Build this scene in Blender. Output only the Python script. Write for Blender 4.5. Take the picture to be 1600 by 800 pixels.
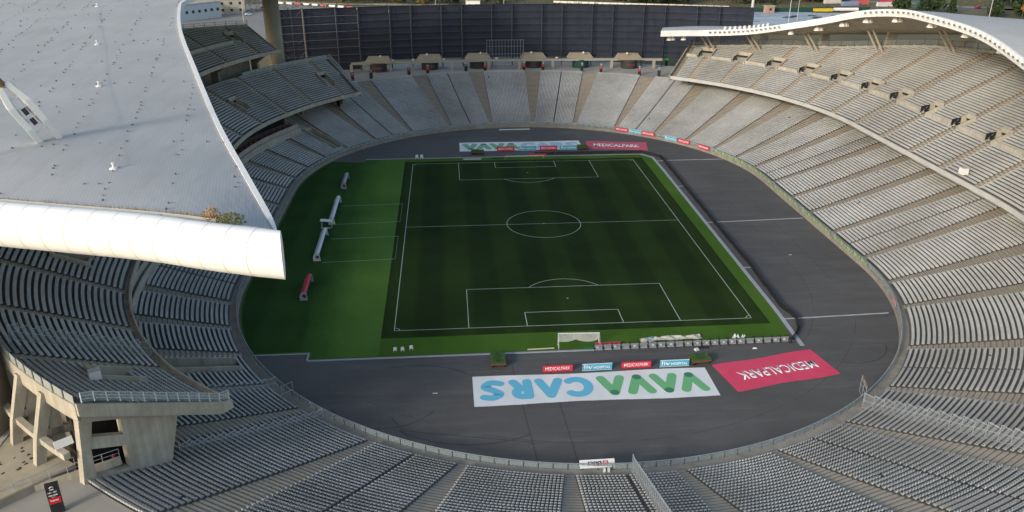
import bpy, bmesh, math, random
import numpy as np
from mathutils import Vector, Matrix, Euler
random.seed(7); rng = np.random.default_rng(7)
for o in list(bpy.data.objects): bpy.data.objects.remove(o)
scn = bpy.context.scene; col = scn.collection
R_ = math.radians
# ------------------------------------------------------------ camera
cam_d = bpy.data.cameras.new('camera'); cam = bpy.data.objects.new('camera', cam_d); col.objects.link(cam); scn.camera = cam
cam_d.sensor_width = 36; cam_d.lens = 36*1258.3156/1600; cam_d.clip_start = 0.5; cam_d.clip_end = 8000
cy, sy = math.cos(-.08033901), math.sin(-.08033901); cp, sp = math.cos(.41163810), math.sin(.41163810); cr, sr = math.cos(.00257321), math.sin(.00257321)
r0 = Vector((cy, sy, 0)); f0 = Vector((-sy, cy, 0)); u0 = Vector((0, 0, 1))
f1 = f0*cp - u0*sp; u1 = u0*cp + f0*sp; r2 = r0*cr + u1*sr; u2 = u1*cr - r0*sr
M = Matrix((r2, u2, -f1)).transposed().to_4x4(); M.translation = Vector((-22.80464, -185.30038, 72.66476)); cam.matrix_world = M
# ------------------------------------------------------------ light
SUN_AZ, SUN_EL = R_(227), R_(20)
w = bpy.data.worlds.new('World'); scn.world = w; w.use_nodes = True
nt = w.node_tree; bg = nt.nodes['Background']; sk = nt.nodes.new('ShaderNodeTexSky'); sk.sky_type = 'NISHITA'; sk.sun_disc = False
sk.sun_elevation = SUN_EL; sk.sun_rotation = SUN_AZ; sk.air_density = 1.2; sk.dust_density = 2.3; sk.ozone_density = 1.0
nt.links.new(sk.outputs[0], bg.inputs[0]); bg.inputs[1].default_value = 0.15
sd_ = bpy.data.lights.new('sun', 'SUN'); sd_.energy = 1.5; sd_.angle = R_(8); sd_.color = (1, .95, .88)
sun = bpy.data.objects.new('sun', sd_); col.objects.link(sun)
sv = Vector((math.sin(SUN_AZ)*math.cos(SUN_EL), math.cos(SUN_AZ)*math.cos(SUN_EL), math.sin(SUN_EL)))
sun.rotation_euler = sv.to_track_quat('Z', 'Y').to_euler(); sun.location = (0, 0, 150)
scn.view_settings.view_transform = 'Standard'; scn.view_settings.look = 'None'; scn.view_settings.exposure = 0.50; scn.view_settings.gamma = 1
scn.render.engine = 'CYCLES'
# ------------------------------------------------------------ materials
MATS = {}
def mat(name, c, rough=.85, c2=None, scale=.3, amt=.5, metal=0, bump=0, bscale=4, alpha=None, detail=6, stretch=None, spec=.3):
    if name in MATS: return MATS[name]
    m = bpy.data.materials.new(name); m.use_nodes = True; n = m.node_tree.nodes; l = m.node_tree.links; b = n['Principled BSDF']
    b.inputs['Roughness'].default_value = rough; b.inputs['Metallic'].default_value = metal
    b.inputs['Specular IOR Level'].default_value = spec
    b.inputs['Base Color'].default_value = (*c, 1)
    if c2 is not None:
        tc = n.new('ShaderNodeTexCoord'); nz = n.new('ShaderNodeTexNoise'); nz.inputs['Scale'].default_value = scale; nz.inputs['Detail'].default_value = detail; nz.inputs['Roughness'].default_value = .62
        if stretch:
            mp = n.new('ShaderNodeMapping'); mp.inputs['Scale'].default_value = stretch; l.new(tc.outputs['Object'], mp.inputs[0]); l.new(mp.outputs[0], nz.inputs[0])
        else: l.new(tc.outputs['Object'], nz.inputs[0])
        rp = n.new('ShaderNodeValToRGB'); rp.color_ramp.elements[0].position = .5-amt/2; rp.color_ramp.elements[1].position = .5+amt/2
        rp.color_ramp.elements[0].color = (*c, 1); rp.color_ramp.elements[1].color = (*c2, 1)
        l.new(nz.outputs['Fac'], rp.inputs[0]); l.new(rp.outputs[0], b.inputs['Base Color'])
    if bump:
        tc = n.new('ShaderNodeTexCoord'); nz = n.new('ShaderNodeTexNoise'); nz.inputs['Scale'].default_value = bscale; l.new(tc.outputs['Object'], nz.inputs[0])
        bp_ = n.new('ShaderNodeBump'); bp_.inputs['Strength'].default_value = bump; l.new(nz.outputs['Fac'], bp_.inputs['Height']); l.new(bp_.outputs[0], b.inputs['Normal'])
    if alpha is not None: b.inputs['Alpha'].default_value = alpha
    MATS[name] = m; return m
concrete = mat('concrete', (.29, .265, .22), .9, (.40, .37, .31), .25, .6)
terrace_m = mat('terrace_concrete', (.092, .088, .081), .92, (.175, .163, .142), .35, .5)  # tread tone darkened to carry the shade between seat rows
aisle_m = mat('aisle_concrete', (.34, .295, .23), .9, (.46, .40, .315), .5, .6)

conc_dark = mat('stained_concrete', (.22, .20, .165), .9, (.36, .33, .28), .5, .5)
seat_m = None
asphalt = None
white_m = mat('white_membrane', (.84, .84, .82), .55, (.90, .90, .88), .15, .6)
roof_m = None
steel_m = mat('galvanised_steel', (.36, .38, .39), .5, (.46, .48, .49), 1.5, .6, metal=.3)
whitep = mat('white_paint', (.78, .78, .77), .5, (.70, .70, .69), 1.2, .5)
black_m = mat('black_board', (.012, .012, .014), .5, (.03, .03, .034), 1, .5)
red_m = mat('red_print', (.62, .03, .06), .6, (.70, .05, .085), .3, .6)
blue_m = mat('blue_print', (.06, .38, .58), .6, (.09, .43, .62), .4, .6)
letw = mat('white_lettering', (.82, .82, .82), .6)
dark_m = mat('dark_void', (.012, .012, .014), .9, (.03, .028, .026), .5, .5)  # shade of deep openings put into the colour
glass_m = mat('rail_glass', (.42, .50, .50), .15, alpha=.42, spec=.5)
mesh_m = mat('wire_mesh', (.36, .39, .41), .6, alpha=.2)
mesh2_m = mat('dense_mesh', (.30, .33, .35), .6, alpha=.5)
def noise_mix(n, l, vec, scale, detail=5, rough=.6):
    z = n.new('ShaderNodeTexNoise'); z.inputs['Scale'].default_value = scale; z.inputs['Detail'].default_value = detail; z.inputs['Roughness'].default_value = rough
    l.new(vec, z.inputs[0]); return z.outputs['Fac']
def custom(name, rough=.9, spec=.3):
    m = bpy.data.materials.new(name); m.use_nodes = True; n = m.node_tree.nodes; l = m.node_tree.links; b = n['Principled BSDF']
    b.inputs['Roughness'].default_value = rough; b.inputs['Specular IOR Level'].default_value = spec; tc = n.new('ShaderNodeTexCoord'); MATS[name] = m
    return m, n, l, b, tc.outputs['Object']
def ramp(n, l, fac, stops):
    r = n.new('ShaderNodeValToRGB'); e = r.color_ramp.elements
    while len(e) < len(stops): e.new(.5)
    for i, (p_, c) in enumerate(stops): e[i].position = p_; e[i].color = (*c, 1) if len(c) == 3 else c
    l.new(fac, r.inputs[0]); return r.outputs[0]
def mixc(n, l, fac, a, b, mode='MIX'):
    x = n.new('ShaderNodeMix'); x.data_type = 'RGBA'; x.blend_type = mode
    for s_, v in ((x.inputs[0], fac), (x.inputs[6], a), (x.inputs[7], b)):
        if hasattr(v, 'links'): l.new(v, s_)
        elif isinstance(v, (int, float)): s_.default_value = v
        else: s_.default_value = (*v, 1)
    return x.outputs[2]
def mapv(n, l, vec, sc=(1, 1, 1), loc=(0, 0, 0), rot=(0, 0, 0)):
    m_ = n.new('ShaderNodeMapping'); m_.inputs['Scale'].default_value = sc; m_.inputs['Location'].default_value = loc; m_.inputs['Rotation'].default_value = rot
    l.new(vec, m_.inputs[0]); return m_.outputs[0]
def mth(n, l, op, a, b=None, clamp=False):
    m_ = n.new('ShaderNodeMath'); m_.operation = op; m_.use_clamp = clamp
    for i, v in enumerate((a, b)):
        if v is None: continue
        if hasattr(v, 'links'): l.new(v, m_.inputs[i])
        else: m_.inputs[i].default_value = v
    return m_.outputs[0]
m, n, l, b, ob = custom('seat_plastic', .65, .3); seat_m = m
c = ramp(n, l, noise_mix(n, l, ob, 1.6, 3, .7), [(.3, (.41, .42, .415)), (.7, (.54, .55, .54))])
d_ = ramp(n, l, noise_mix(n, l, ob, .045, 6, .7), [(.32, (.66, .64, .60)), (.65, (1.08, 1.08, 1.08))]); c = mixc(n, l, 1.0, c, d_, 'MULTIPLY'); l.new(c, b.inputs['Base Color'])
m, n, l, b, ob = custom('pale_concrete', .88, .2); conc_light = m
c = ramp(n, l, noise_mix(n, l, ob, .35, 7, .65), [(.3, (.38, .35, .285)), (.7, (.53, .495, .415))])
sk_ = ramp(n, l, noise_mix(n, l, mapv(n, l, ob, (1.2, 1.2, .07)), 1.0, 5, .7), [(.42, (.55, .53, .48)), (.62, (1.03, 1.03, 1.03))]); c = mixc(n, l, .38, c, sk_, 'MULTIPLY')
l.new(c, b.inputs['Base Color'])
parapet_m = mat('parapet_pale', (.42, .42, .40), .85, (.54, .54, .52), .3, .6)
# asphalt
m, n, l, b, ob = custom('asphalt', .88); asphalt = m
c = ramp(n, l, noise_mix(n, l, ob, .05, 8, .65), [(.3, (.088, .084, .078)), (.7, (.140, .134, .125))])
st = ramp(n, l, noise_mix(n, l, mapv(n, l, ob, (.05, .35, 1), rot=(0, 0, .25)), 1.0, 6, .7), [(.5, (0, 0, 0)), (.78, (.8, .8, .8))])
c = mixc(n, l, mth(n, l, 'MULTIPLY', st, .8), c, (.20, .195, .185))
dk = ramp(n, l, noise_mix(n, l, mapv(n, l, ob, (.03, .2, 1), (5, 3, 0), (0, 0, -.2)), 1.0, 5, .6), [(.55, (0, 0, 0)), (.8, (.8, .8, .8))])
c = mixc(n, l, mth(n, l, 'MULTIPLY', dk, .6), c, (.050, .050, .051))
tr = n.new('ShaderNodeTexNoise'); tr.inputs['Scale'].default_value = .5; tr.inputs['Detail'].default_value = 8; tr.inputs['Roughness'].default_value = .75; l.new(mapv(n, l, ob, (.12, 1.6, 1), (3, 9, 0), (0, 0, .06)), tr.inputs[0])
c = mixc(n, l, mth(n, l, 'MULTIPLY', ramp(n, l, tr.outputs['Fac'], [(.56, (0, 0, 0)), (.66, (1, 1, 1))]), .35), c, (.20, .195, .185))
gr = noise_mix(n, l, ob, 3.0, 4, .7); c = mixc(n, l, .35, c, ramp(n, l, gr, [(.3, (.05, .05, .05)), (.7, (.11, .108, .106))]))
l.new(c, b.inputs['Base Color'])
# grass: mown bands along Y and faint cross bands
def grass_mat(name, dark, light, band=5.5, bamt=.5, crossamt=.25, patch=.5, yellow=(.05, .09, .02), yl=.3, off=0, fade=None):
    m, n, l, b, ob = custom(name, .95, .1)
    sx = n.new('ShaderNodeSeparateXYZ'); l.new(ob, sx.inputs[0])
    wob = mth(n, l, 'MULTIPLY', noise_mix(n, l, ob, .15, 3), .5)
    fx = mth(n, l, 'SINE', mth(n, l, 'MULTIPLY', mth(n, l, 'ADD', mth(n, l, 'ADD', sx.outputs[0], wob), off), math.pi/band))
    fx = mth(n, l, 'ADD', mth(n, l, 'MULTIPLY', mth(n, l, 'MULTIPLY', fx, 3, False), .5), .5, True)
    fy = mth(n, l, 'SINE', mth(n, l, 'MULTIPLY', mth(n, l, 'ADD', sx.outputs[1], wob), math.pi/band))
    fy = mth(n, l, 'ADD', mth(n, l, 'MULTIPLY', mth(n, l, 'MULTIPLY', fy, 4, False), .5), .5, True)
    big = ramp(n, l, noise_mix(n, l, ob, .06, 6, .62), [(.35, (0, 0, 0)), (.68, (1, 1, 1))])
    f = mth(n, l, 'ADD', mth(n, l, 'MULTIPLY', fx, bamt), mth(n, l, 'MULTIPLY', fy, crossamt)); f = mth(n, l, 'ADD', f, mth(n, l, 'MULTIPLY', big, patch), True)
    c = mixc(n, l, f, dark, light)
    c = mixc(n, l, mth(n, l, 'MULTIPLY', ramp(n, l, noise_mix(n, l, ob, .22, 6, .7), [(.5, (0, 0, 0)), (.8, (1, 1, 1))]), yl), c, yellow)
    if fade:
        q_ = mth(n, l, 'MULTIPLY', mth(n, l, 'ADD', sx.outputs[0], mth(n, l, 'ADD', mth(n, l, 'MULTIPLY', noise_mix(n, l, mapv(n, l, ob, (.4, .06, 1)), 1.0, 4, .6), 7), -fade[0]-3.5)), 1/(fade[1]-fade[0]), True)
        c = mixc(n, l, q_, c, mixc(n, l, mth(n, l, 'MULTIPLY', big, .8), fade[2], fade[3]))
    fine = ramp(n, l, noise_mix(n, l, ob, 4, 4, .8), [(.3, (.8, .8, .8)), (.7, (1.15, 1.15, 1.15))])
    c = mixc(n, l, 1.0, c, fine, 'MULTIPLY'); l.new(c, b.inputs['Base Color']); return m
grass_pitch = grass_mat('pitch_grass', (.012, .027, .006), (.031, .058, .011), 5.6, .38, .04, .5, (.030, .050, .014), .25, 2)
grass_out = grass_mat('outer_grass', (.050, .115, .014), (.088, .170, .024), 9, .25, .1, .6, (.07, .13, .02), .5)
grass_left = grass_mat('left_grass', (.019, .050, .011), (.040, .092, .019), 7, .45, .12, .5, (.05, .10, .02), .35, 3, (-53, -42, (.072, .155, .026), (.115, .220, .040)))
# roof sheet metal
m, n, l, b, ob = custom('roof_sheet', .8, .2); roof_m = m
mp = mapv(n, l, ob, (1, 1, 0), rot=(0, 0, R_(-11.8)))
wv = n.new('ShaderNodeTexWave'); wv.inputs['Scale'].default_value = .95; wv.inputs['Distortion'].default_value = .0; wv.bands_direction = 'X'; l.new(mp, wv.inputs[0])
c = ramp(n, l, noise_mix(n, l, ob, .08, 7, .65), [(.3, (.375, .385, .385)), (.7, (.46, .47, .47))])
c = mixc(n, l, ramp(n, l, wv.outputs['Fac'], [(0, (.32, .32, .32)), (.3, (0, 0, 0))]), c, (.27, .28, .29))
stn = ramp(n, l, noise_mix(n, l, mapv(n, l, ob, (.5, .05, 1), rot=(0, 0, R_(-11.8))), 1.2, 5, .7), [(.5, (0, 0, 0)), (.75, (.7, .7, .7))])
c = mixc(n, l, stn, c, (.34, .34, .325)); l.new(c, b.inputs['Base Color'])
# ground outside
m, n, l, b, ob = custom('dry_ground', 1, .1); ground_m = m
c = ramp(n, l, noise_mix(n, l, ob, .012, 8, .65), [(.3, (.075, .085, .04)), (.5, (.14, .125, .075)), (.7, (.20, .16, .11))]); l.new(c, b.inputs['Base Color'])
tarmac_m = mat('pale_tarmac', (.20, .195, .185), .9, (.27, .26, .245), .05, .6)
plastic_m = mat('plastic_sheeting', (.25, .28, .31), .5, (.48, .54, .60), .06, .35, stretch=(1, 3, 1))
# ------------------------------------------------------------ helpers
def link(o, parent=None):
    col.objects.link(o)
    if parent is not None: o.parent = parent
    return o
def tag(o, label=None, cat=None, group=None, kind=None):
    if label: o['label'] = label
    if cat: o['category'] = cat
    if group: o['group'] = group
    if kind: o['kind'] = kind
    return o
def thing(name, label, cat, loc=(0, 0, 0), rz=0, group=None):
    o = bpy.data.objects.new(name, None); o.empty_display_size = .5; o.location = loc; o.rotation_euler = (0, 0, rz); link(o)
    return tag(o, label, cat, group)
class MB:
    def __init__(s): s.v = []; s.f = []
    def add(s, vs, fs):
        k = len(s.v); s.v += [tuple(map(float, q)) for q in vs]; s.f += [tuple(i+k for i in f) for f in fs]; return s
    def box(s, c, d, rz=0, rx=0, ry=0):
        R = Euler((rx, ry, rz)).to_matrix(); hx, hy, hz = d[0]/2, d[1]/2, d[2]/2
        vs = [Vector(c)+R@Vector((x*hx, y*hy, z*hz)) for x in (-1, 1) for y in (-1, 1) for z in (-1, 1)]
        return s.add(vs, [(0, 1, 3, 2), (4, 6, 7, 5), (0, 4, 5, 1), (2, 3, 7, 6), (0, 2, 6, 4), (1, 5, 7, 3)])
    def bar(s, a, b, r, n=4, r2=None):
        a = Vector(a); b = Vector(b); d = (b-a); q = d.to_track_quat('Z', 'Y').to_matrix(); r2 = r if r2 is None else r2
        vs = []
        for P_, rr in ((a, r), (b, r2)):
            for i in range(n):
                t = 2*math.pi*(i+.5)/n; vs.append(P_+q@Vector((math.cos(t)*rr, math.sin(t)*rr, 0)))
        fs = [(i, (i+1) % n, n+(i+1) % n, n+i) for i in range(n)]+[tuple(range(n))[::-1], tuple(range(n, 2*n))]
        return s.add(vs, fs)
    def lathe(s, prof, n=16, c=(0, 0, 0)):
        vs = []; 
        for r, z in prof:
            for i in range(n): t = 2*math.pi*i/n; vs.append((c[0]+r*math.cos(t), c[1]+r*math.sin(t), c[2]+z))
        fs = []
        for j in range(len(prof)-1):
            for i in range(n): fs.append((j*n+i, j*n+(i+1) % n, (j+1)*n+(i+1) % n, (j+1)*n+i))
        fs += [tuple(range(n))[::-1], tuple(range((len(prof)-1)*n, len(prof)*n))]
        return s.add(vs, fs)
    def prism(s, poly, z0, z1):
        k = len(poly); vs = [(x, y, z0) for x, y in poly]+[(x, y, z1) for x, y in poly]
        return s.add(vs, [(i, (i+1) % k, k+(i+1) % k, k+i) for i in range(k)]+[tuple(range(k))[::-1], tuple(range(k, 2*k))])
    def grid(s, P, closeu=False):   # P [u][v] points
        nu, nv = len(P), len(P[0]); fs = []
        for i in range(nu-1):
            for j in range(nv-1): fs.append((i*nv+j, (i+1)*nv+j, (i+1)*nv+j+1, i*nv+j+1))
        return s.add([p for row in P for p in row], fs)
    def sweep(s, frames):   # list of closed profiles -> closed solid
        k = len(frames[0]); fs = []
        for i in range(len(frames)-1):
            for j in range(k): a = i*k+j; b_ = i*k+(j+1) % k; fs.append((a, b_, b_+k, a+k))
        fs += [tuple(range(k))[::-1], tuple(range((len(frames)-1)*k, len(frames)*k))]
        return s.add([p for f in frames for p in f], fs)
    def mesh(s, name, m, smooth=False):
        me = bpy.data.meshes.new(name); me.from_pydata(s.v, [], s.f); me.materials.append(m); me.update()
        bm = bmesh.new(); bm.from_mesh(me); bmesh.ops.recalc_face_normals(bm, faces=bm.faces); bm.to_mesh(me); bm.free()
        if smooth: me.shade_smooth()
        return me
    def build(s, name, m, parent=None, smooth=False, kind=None):
        o = bpy.data.objects.new(name, s.mesh(name, m, smooth)); link(o, parent)
        if kind: o['kind'] = kind
        return o
def inst(name, me, parent, loc=(0, 0, 0), rz=0, sc=None):
    o = bpy.data.objects.new(name, me); o.location = loc; o.rotation_euler = (0, 0, rz)
    if sc: o.scale = sc
    return link(o, parent)
def copy_tree(o, parent=None):
    c_ = o.copy(); col.objects.link(c_); c_.parent = parent
    for ch in o.children: copy_tree(ch, c_)
    return c_
# perimeter coordinates: S = arc length on the inner wall, d = metres outwards
CX, CY, L, RR = .4, -1.0, 29.4, 66.0
HC = math.pi*RR; TOT = 4*L+2*HC
def SN(deg): return L+RR*R_(deg)                 # angle on the north end (0 east .. 180 west)
def SS(deg): return 3*L+HC+RR*R_(deg+180)        # angle on the south end (-180 west .. 0 east)
WARP = False
WK = [SN(125), SN(131), SN(140), SN(155), SN(180), SS(-180), SS(-165), SS(-155), SS(-145), SS(-138), SS(-129), SS(-120)]
WV = [-.2, -.2, -1.3, -2.3, -1.7, -.6, .4, 1.6, 2.5, 2.8, 2.3, 2.3]
def pos(S, d):
    S = S % TOT
    if WARP: d = d+float(np.interp(S, WK, WV))
    if S < L: return (CX+RR+d, CY+S, 1., 0.)
    if S < L+HC: a = (S-L)/RR; ox, oy = CX, CY+L
    elif S < 3*L+HC: return (CX-RR-d, CY+L-(S-L-HC), -1., 0.)
    elif S < 3*L+2*HC: a = math.pi+(S-3*L-HC)/RR; ox, oy = CX, CY-L
    else: return (CX+RR+d, CY-L+(S-3*L-2*HC), 1., 0.)
    return (ox+(RR+d)*math.cos(a), oy+(RR+d)*math.sin(a), math.cos(a), math.sin(a))
def W(S, d, z): x, y, _, _ = pos(S, d); return (x, y, z)
def Srange(a, b, step=1.6):
    k = max(1, int(math.ceil((b-a)/step))); return [a+(b-a)*i/k for i in range(k+1)]
def sweepS(mb, S0, S1, prof, step=1.6):
    """prof: list of (d,z) or function S->list"""
    fr = []
    for S in Srange(S0, S1, step):
        P_ = prof(S) if callable(prof) else prof
        fr.append([W(S, d, z) for d, z in P_])
    return mb.sweep(fr)
def radial_poly(mb, S, poly, th):
    """polygon in the (d,z) plane at S with thickness th along the tangent"""
    x, y, nx, ny = pos(S, 0); tx, ty = -ny, nx; k = len(poly)
    vs = [(pos(S, d)[0]+tx*e, pos(S, d)[1]+ty*e, z) for e in (-th/2, th/2) for d, z in poly]
    return mb.add(vs, [(i, (i+1) % k, k+(i+1) % k, k+i) for i in range(k)]+[tuple(range(k))[::-1], tuple(range(k, 2*k))])
def rot_of(S): _, _, nx, ny = pos(S, 0); return math.atan2(ny, nx)
# seats -------------------------------------------------------
SEATP = [(.17, .30), (.18, .41), (-.14, .38), (-.19, .66), (-.27, .66), (-.24, .30)]   # f (towards the pitch), up
SW = .385
seat_v = np.array([(f, s_*SW/2, u) for s_ in (-1, 1) for f, u in SEATP])
seat_f = [(i, (i+1) % 6, 6+(i+1) % 6, 6+i) for i in range(6)]
seat_caps = [tuple(range(6))[::-1], tuple(range(6, 12))]
def seat_mesh_one():
    mb = MB(); mb.add(seat_v, seat_f+seat_caps); return mb.mesh('seat', seat_m)
def seats_stuff(name, arr, parent):
    """arr rows: x,y,z,nx,ny (n outwards)"""
    a = np.array(arr); N = len(a); fx, fy = -a[:, 3], -a[:, 4]; tx, ty = -fy, fx
    V = np.empty((N, 12, 3)); V[:, :, 0] = a[:, 0:1]+fx[:, None]*seat_v[None, :, 0]+tx[:, None]*seat_v[None, :, 1]
    V[:, :, 1] = a[:, 1:2]+fy[:, None]*seat_v[None, :, 0]+ty[:, None]*seat_v[None, :, 1]; V[:, :, 2] = a[:, 2:3]+seat_v[None, :, 2]
    base = (np.arange(N)*12)[:, None]
    q = (base[:, :, None]+np.array([f[::-1] for f in seat_f])[None]).reshape(N, -1); cp_ = (base[:, :, None]+np.array([f[::-1] for f in seat_caps])[None]).reshape(N, -1)
    loops = np.concatenate([q, cp_], 1).ravel(); tot = np.tile(np.array([4]*6+[6]*2), N); st_ = np.concatenate([[0], np.cumsum(tot)[:-1]])
    me = bpy.data.meshes.new(name); me.vertices.add(N*12); me.vertices.foreach_set('co', V.ravel().astype(np.float32))
    me.loops.add(len(loops)); me.loops.foreach_set('vertex_index', loops.astype(np.int32)); me.polygons.add(len(tot)); me.polygons.foreach_set('loop_start', st_.astype(np.int32))
    me.materials.append(seat_m); me.update(); me.validate()
    o = bpy.data.objects.new(name, me); link(o, parent); o['kind'] = 'stuff'; return o
def fill_seats(rows, blocks, cuts, smax=None, pitch=.5):
    """blocks: (S0,S1,w(d)) seats between the aisle edges; returns list"""
    out = []
    for d, z in rows:
        for (S0, S1, wf) in blocks:
            a, b_ = S0, S1
            if smax is not None:
                lo, hi = smax(d); a = max(a, lo); b_ = min(b_, hi)
                if b_-a < 1.2: continue
            sc = 1.0
            mid = (a+b_)/2; x1 = pos(mid-.5, d); x2 = pos(mid+.5, d); sc = math.hypot(x2[0]-x1[0], x2[1]-x1[1])
            wl = wf(d)/sc/2
            a2, b2 = a+wl, b_-wl; k = int((b2-a2)*sc/pitch)
            if k < 1: continue
            for i in range(k):
                S = a2+(b2-a2)*(i+.5)/k
                bad = False
                for (c0, c1, d0, d1) in cuts:
                    if c0-.25 < S < c1+.25 and d0-.3 < d < d1: bad = True; break
                if bad: continue
                x, y, nx, ny = pos(S, d+.48); out.append((x, y, z, nx, ny))
    return out
def terrace(mb, rows, riser0, tread, S0, S1, cuts, smax=None, step=1.6):
    """each row: riser from the previous level then tread"""
    prevz = riser0
    for i, (d, z) in enumerate(rows):
        a, b_ = S0, S1
        if smax is not None: lo, hi = smax(d); a = max(a, lo); b_ = min(b_, hi)
        segs = [(a, b_)]
        for (c0, c1, d0, d1) in cuts:
            if d0-.3 < d < d1:
                ns = []
                for p_, q in segs:
                    if c1 <= p_ or c0 >= q: ns.append((p_, q)); continue
                    if c0 > p_: ns.append((p_, c0))
                    if c1 < q: ns.append((c1, q))
                segs = ns
        for p_, q in segs:
            if q-p_ < .2: continue
            mb.grid([[W(S, d, prevz), W(S, d, z), W(S, d+tread, z)] for S in Srange(p_, q, step)])
        prevz = z
def aisle_steps(mb, rows, tread, S, wf, cuts, smax=None, riser0=None):
    prev = riser0
    for d, z in rows:
        if prev is None: prev = z-.28
        ok = True
        if smax is not None:
            lo, hi = smax(d); ok = lo <= S <= hi
        for (c0, c1, d0, d1) in cuts:
            if c0-.2 < S < c1+.2 and d0-.3 < d < d1: ok = False
        if ok:
            wd = wf(d)*.96/2; x, y, nx, ny = pos(S, d-.4*tread); tx, ty = -ny, nx; h = (prev+z)/2
            # half step in front of each riser
            p_ = [(x+tx*s_*wd+nx*e, y+ty*s_*wd+ny*e) for s_, e in ((-1, 0), (1, 0), (1, .4*tread-.01), (-1, .4*tread-.01))]
            mb.prism(p_, prev+.004, h)
            x, y, nx, ny = pos(S, d+.004)
            p_ = [(x+tx*s_*wd+nx*e, y+ty*s_*wd+ny*e) for s_, e in ((-1, 0), (1, 0), (1, .6*tread-.02), (-1, .6*tread-.02))]
            mb.prism(p_, z-.1, z+.012)
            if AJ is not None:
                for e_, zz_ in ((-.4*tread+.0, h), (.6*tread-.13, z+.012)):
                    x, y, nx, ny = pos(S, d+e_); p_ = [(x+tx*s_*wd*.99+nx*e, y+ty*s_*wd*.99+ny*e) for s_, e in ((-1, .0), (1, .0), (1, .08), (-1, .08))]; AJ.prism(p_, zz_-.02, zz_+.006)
        prev = z
AJ = None
def text_mesh(body, wd, ht, m, bold=.0, depth=.01):
    cu = bpy.data.curves.new('txt', 'FONT'); cu.body = body; cu.align_x = 'CENTER'; cu.align_y = 'CENTER'; cu.offset = bold; cu.extrude = .0; cu.resolution_u = 3
    o = bpy.data.objects.new('txt', cu); link(o); bpy.context.view_layer.update()
    me = bpy.data.meshes.new_from_object(o); bpy.data.objects.remove(o)
    co = np.array([v.co[:] for v in me.vertices]); mn, mx = co.min(0), co.max(0)
    for v in me.vertices: v.co = ((v.co.x-(mn[0]+mx[0])/2)/(mx[0]-mn[0])*wd, (v.co.y-(mn[1]+mx[1])/2)/(mx[1]-mn[1])*ht, 0)
    bm = bmesh.new(); bm.from_mesh(me); r_ = bmesh.ops.extrude_face_region(bm, geom=list(bm.faces)); bmesh.ops.translate(bm, verts=[g for g in r_['geom'] if isinstance(g, bmesh.types.BMVert)], vec=(0, 0, depth)); bm.to_mesh(me); bm.free()
    me.materials.clear(); me.materials.append(m); me.name = 'lettering'; return me
# ============================================================ SETTING
def sheet(name, pts, z, m, kind='structure', parent=None):
    mb = MB(); mb.add([(x, y, z) for x, y in pts], [tuple(range(len(pts)))]); o = mb.build(name, m, parent)
    if kind: o['kind'] = kind
    return o
# ground ring outside
mb = MB(); Ss = Srange(0, TOT, 12); mb.grid([[W(S, 60, 10), W(S, 200, 10), W(S, 600, 10), W(S, 1600, 9), W(S, 6000, 8)] for S in Ss]); o = mb.build('ground', ground_m); o['kind'] = 'structure'
mb = MB(); mb.grid([[W(S, 35.96, 11.5), W(S, 35.96, 13.0), W(S, 62, 13), W(S, 66, 9.9)] for S in Srange(0, TOT, 2)]); o = mb.build('concourse', mat('concourse_paving', (.27, .255, .22), .9, (.38, .36, .32), .12, .6)); o['kind'] = 'structure'
# inner oval asphalt
mb = MB(); mb.add([W(S, -.0, 0) for S in Srange(0, TOT, 2)[:-1]], [tuple(range(len(Srange(0, TOT, 2))-1))]); o = mb.build('running_track', asphalt); o['kind'] = 'structure'
# grass sheets
arcL = [(-48.3, -61.8), (-48.3, -59.4), (-59.0, -59.4)]
wpts = [W(S, -.35, 0)[:2] for S in np.linspace(SN(154.5), SS(-152.6), 60)]
G_out = [(38.5, -61.3), (39.4, -52), (39.9, -20), (40.1, 10), (40.4, 40), (40.2, 54.2), (37.4, 58.0), (-48.6, 58.0), (-48.6, 55.2)]+[p_ for p_ in wpts]+[(-58.6, -59.4), (-48.3, -59.4), (-48.3, -61.8)]
sheet('grass_surround', G_out, .02, grass_out)
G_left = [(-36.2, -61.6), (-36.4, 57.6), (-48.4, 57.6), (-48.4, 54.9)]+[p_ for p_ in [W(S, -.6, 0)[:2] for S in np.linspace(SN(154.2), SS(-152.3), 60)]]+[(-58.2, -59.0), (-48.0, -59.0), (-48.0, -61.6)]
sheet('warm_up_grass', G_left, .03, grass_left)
sheet('pitch', [(-36.3, -55.3), (36.9, -54.8), (37.2, 54.6), (-36.5, 54.9)][::1], .04, grass_pitch)
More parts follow.
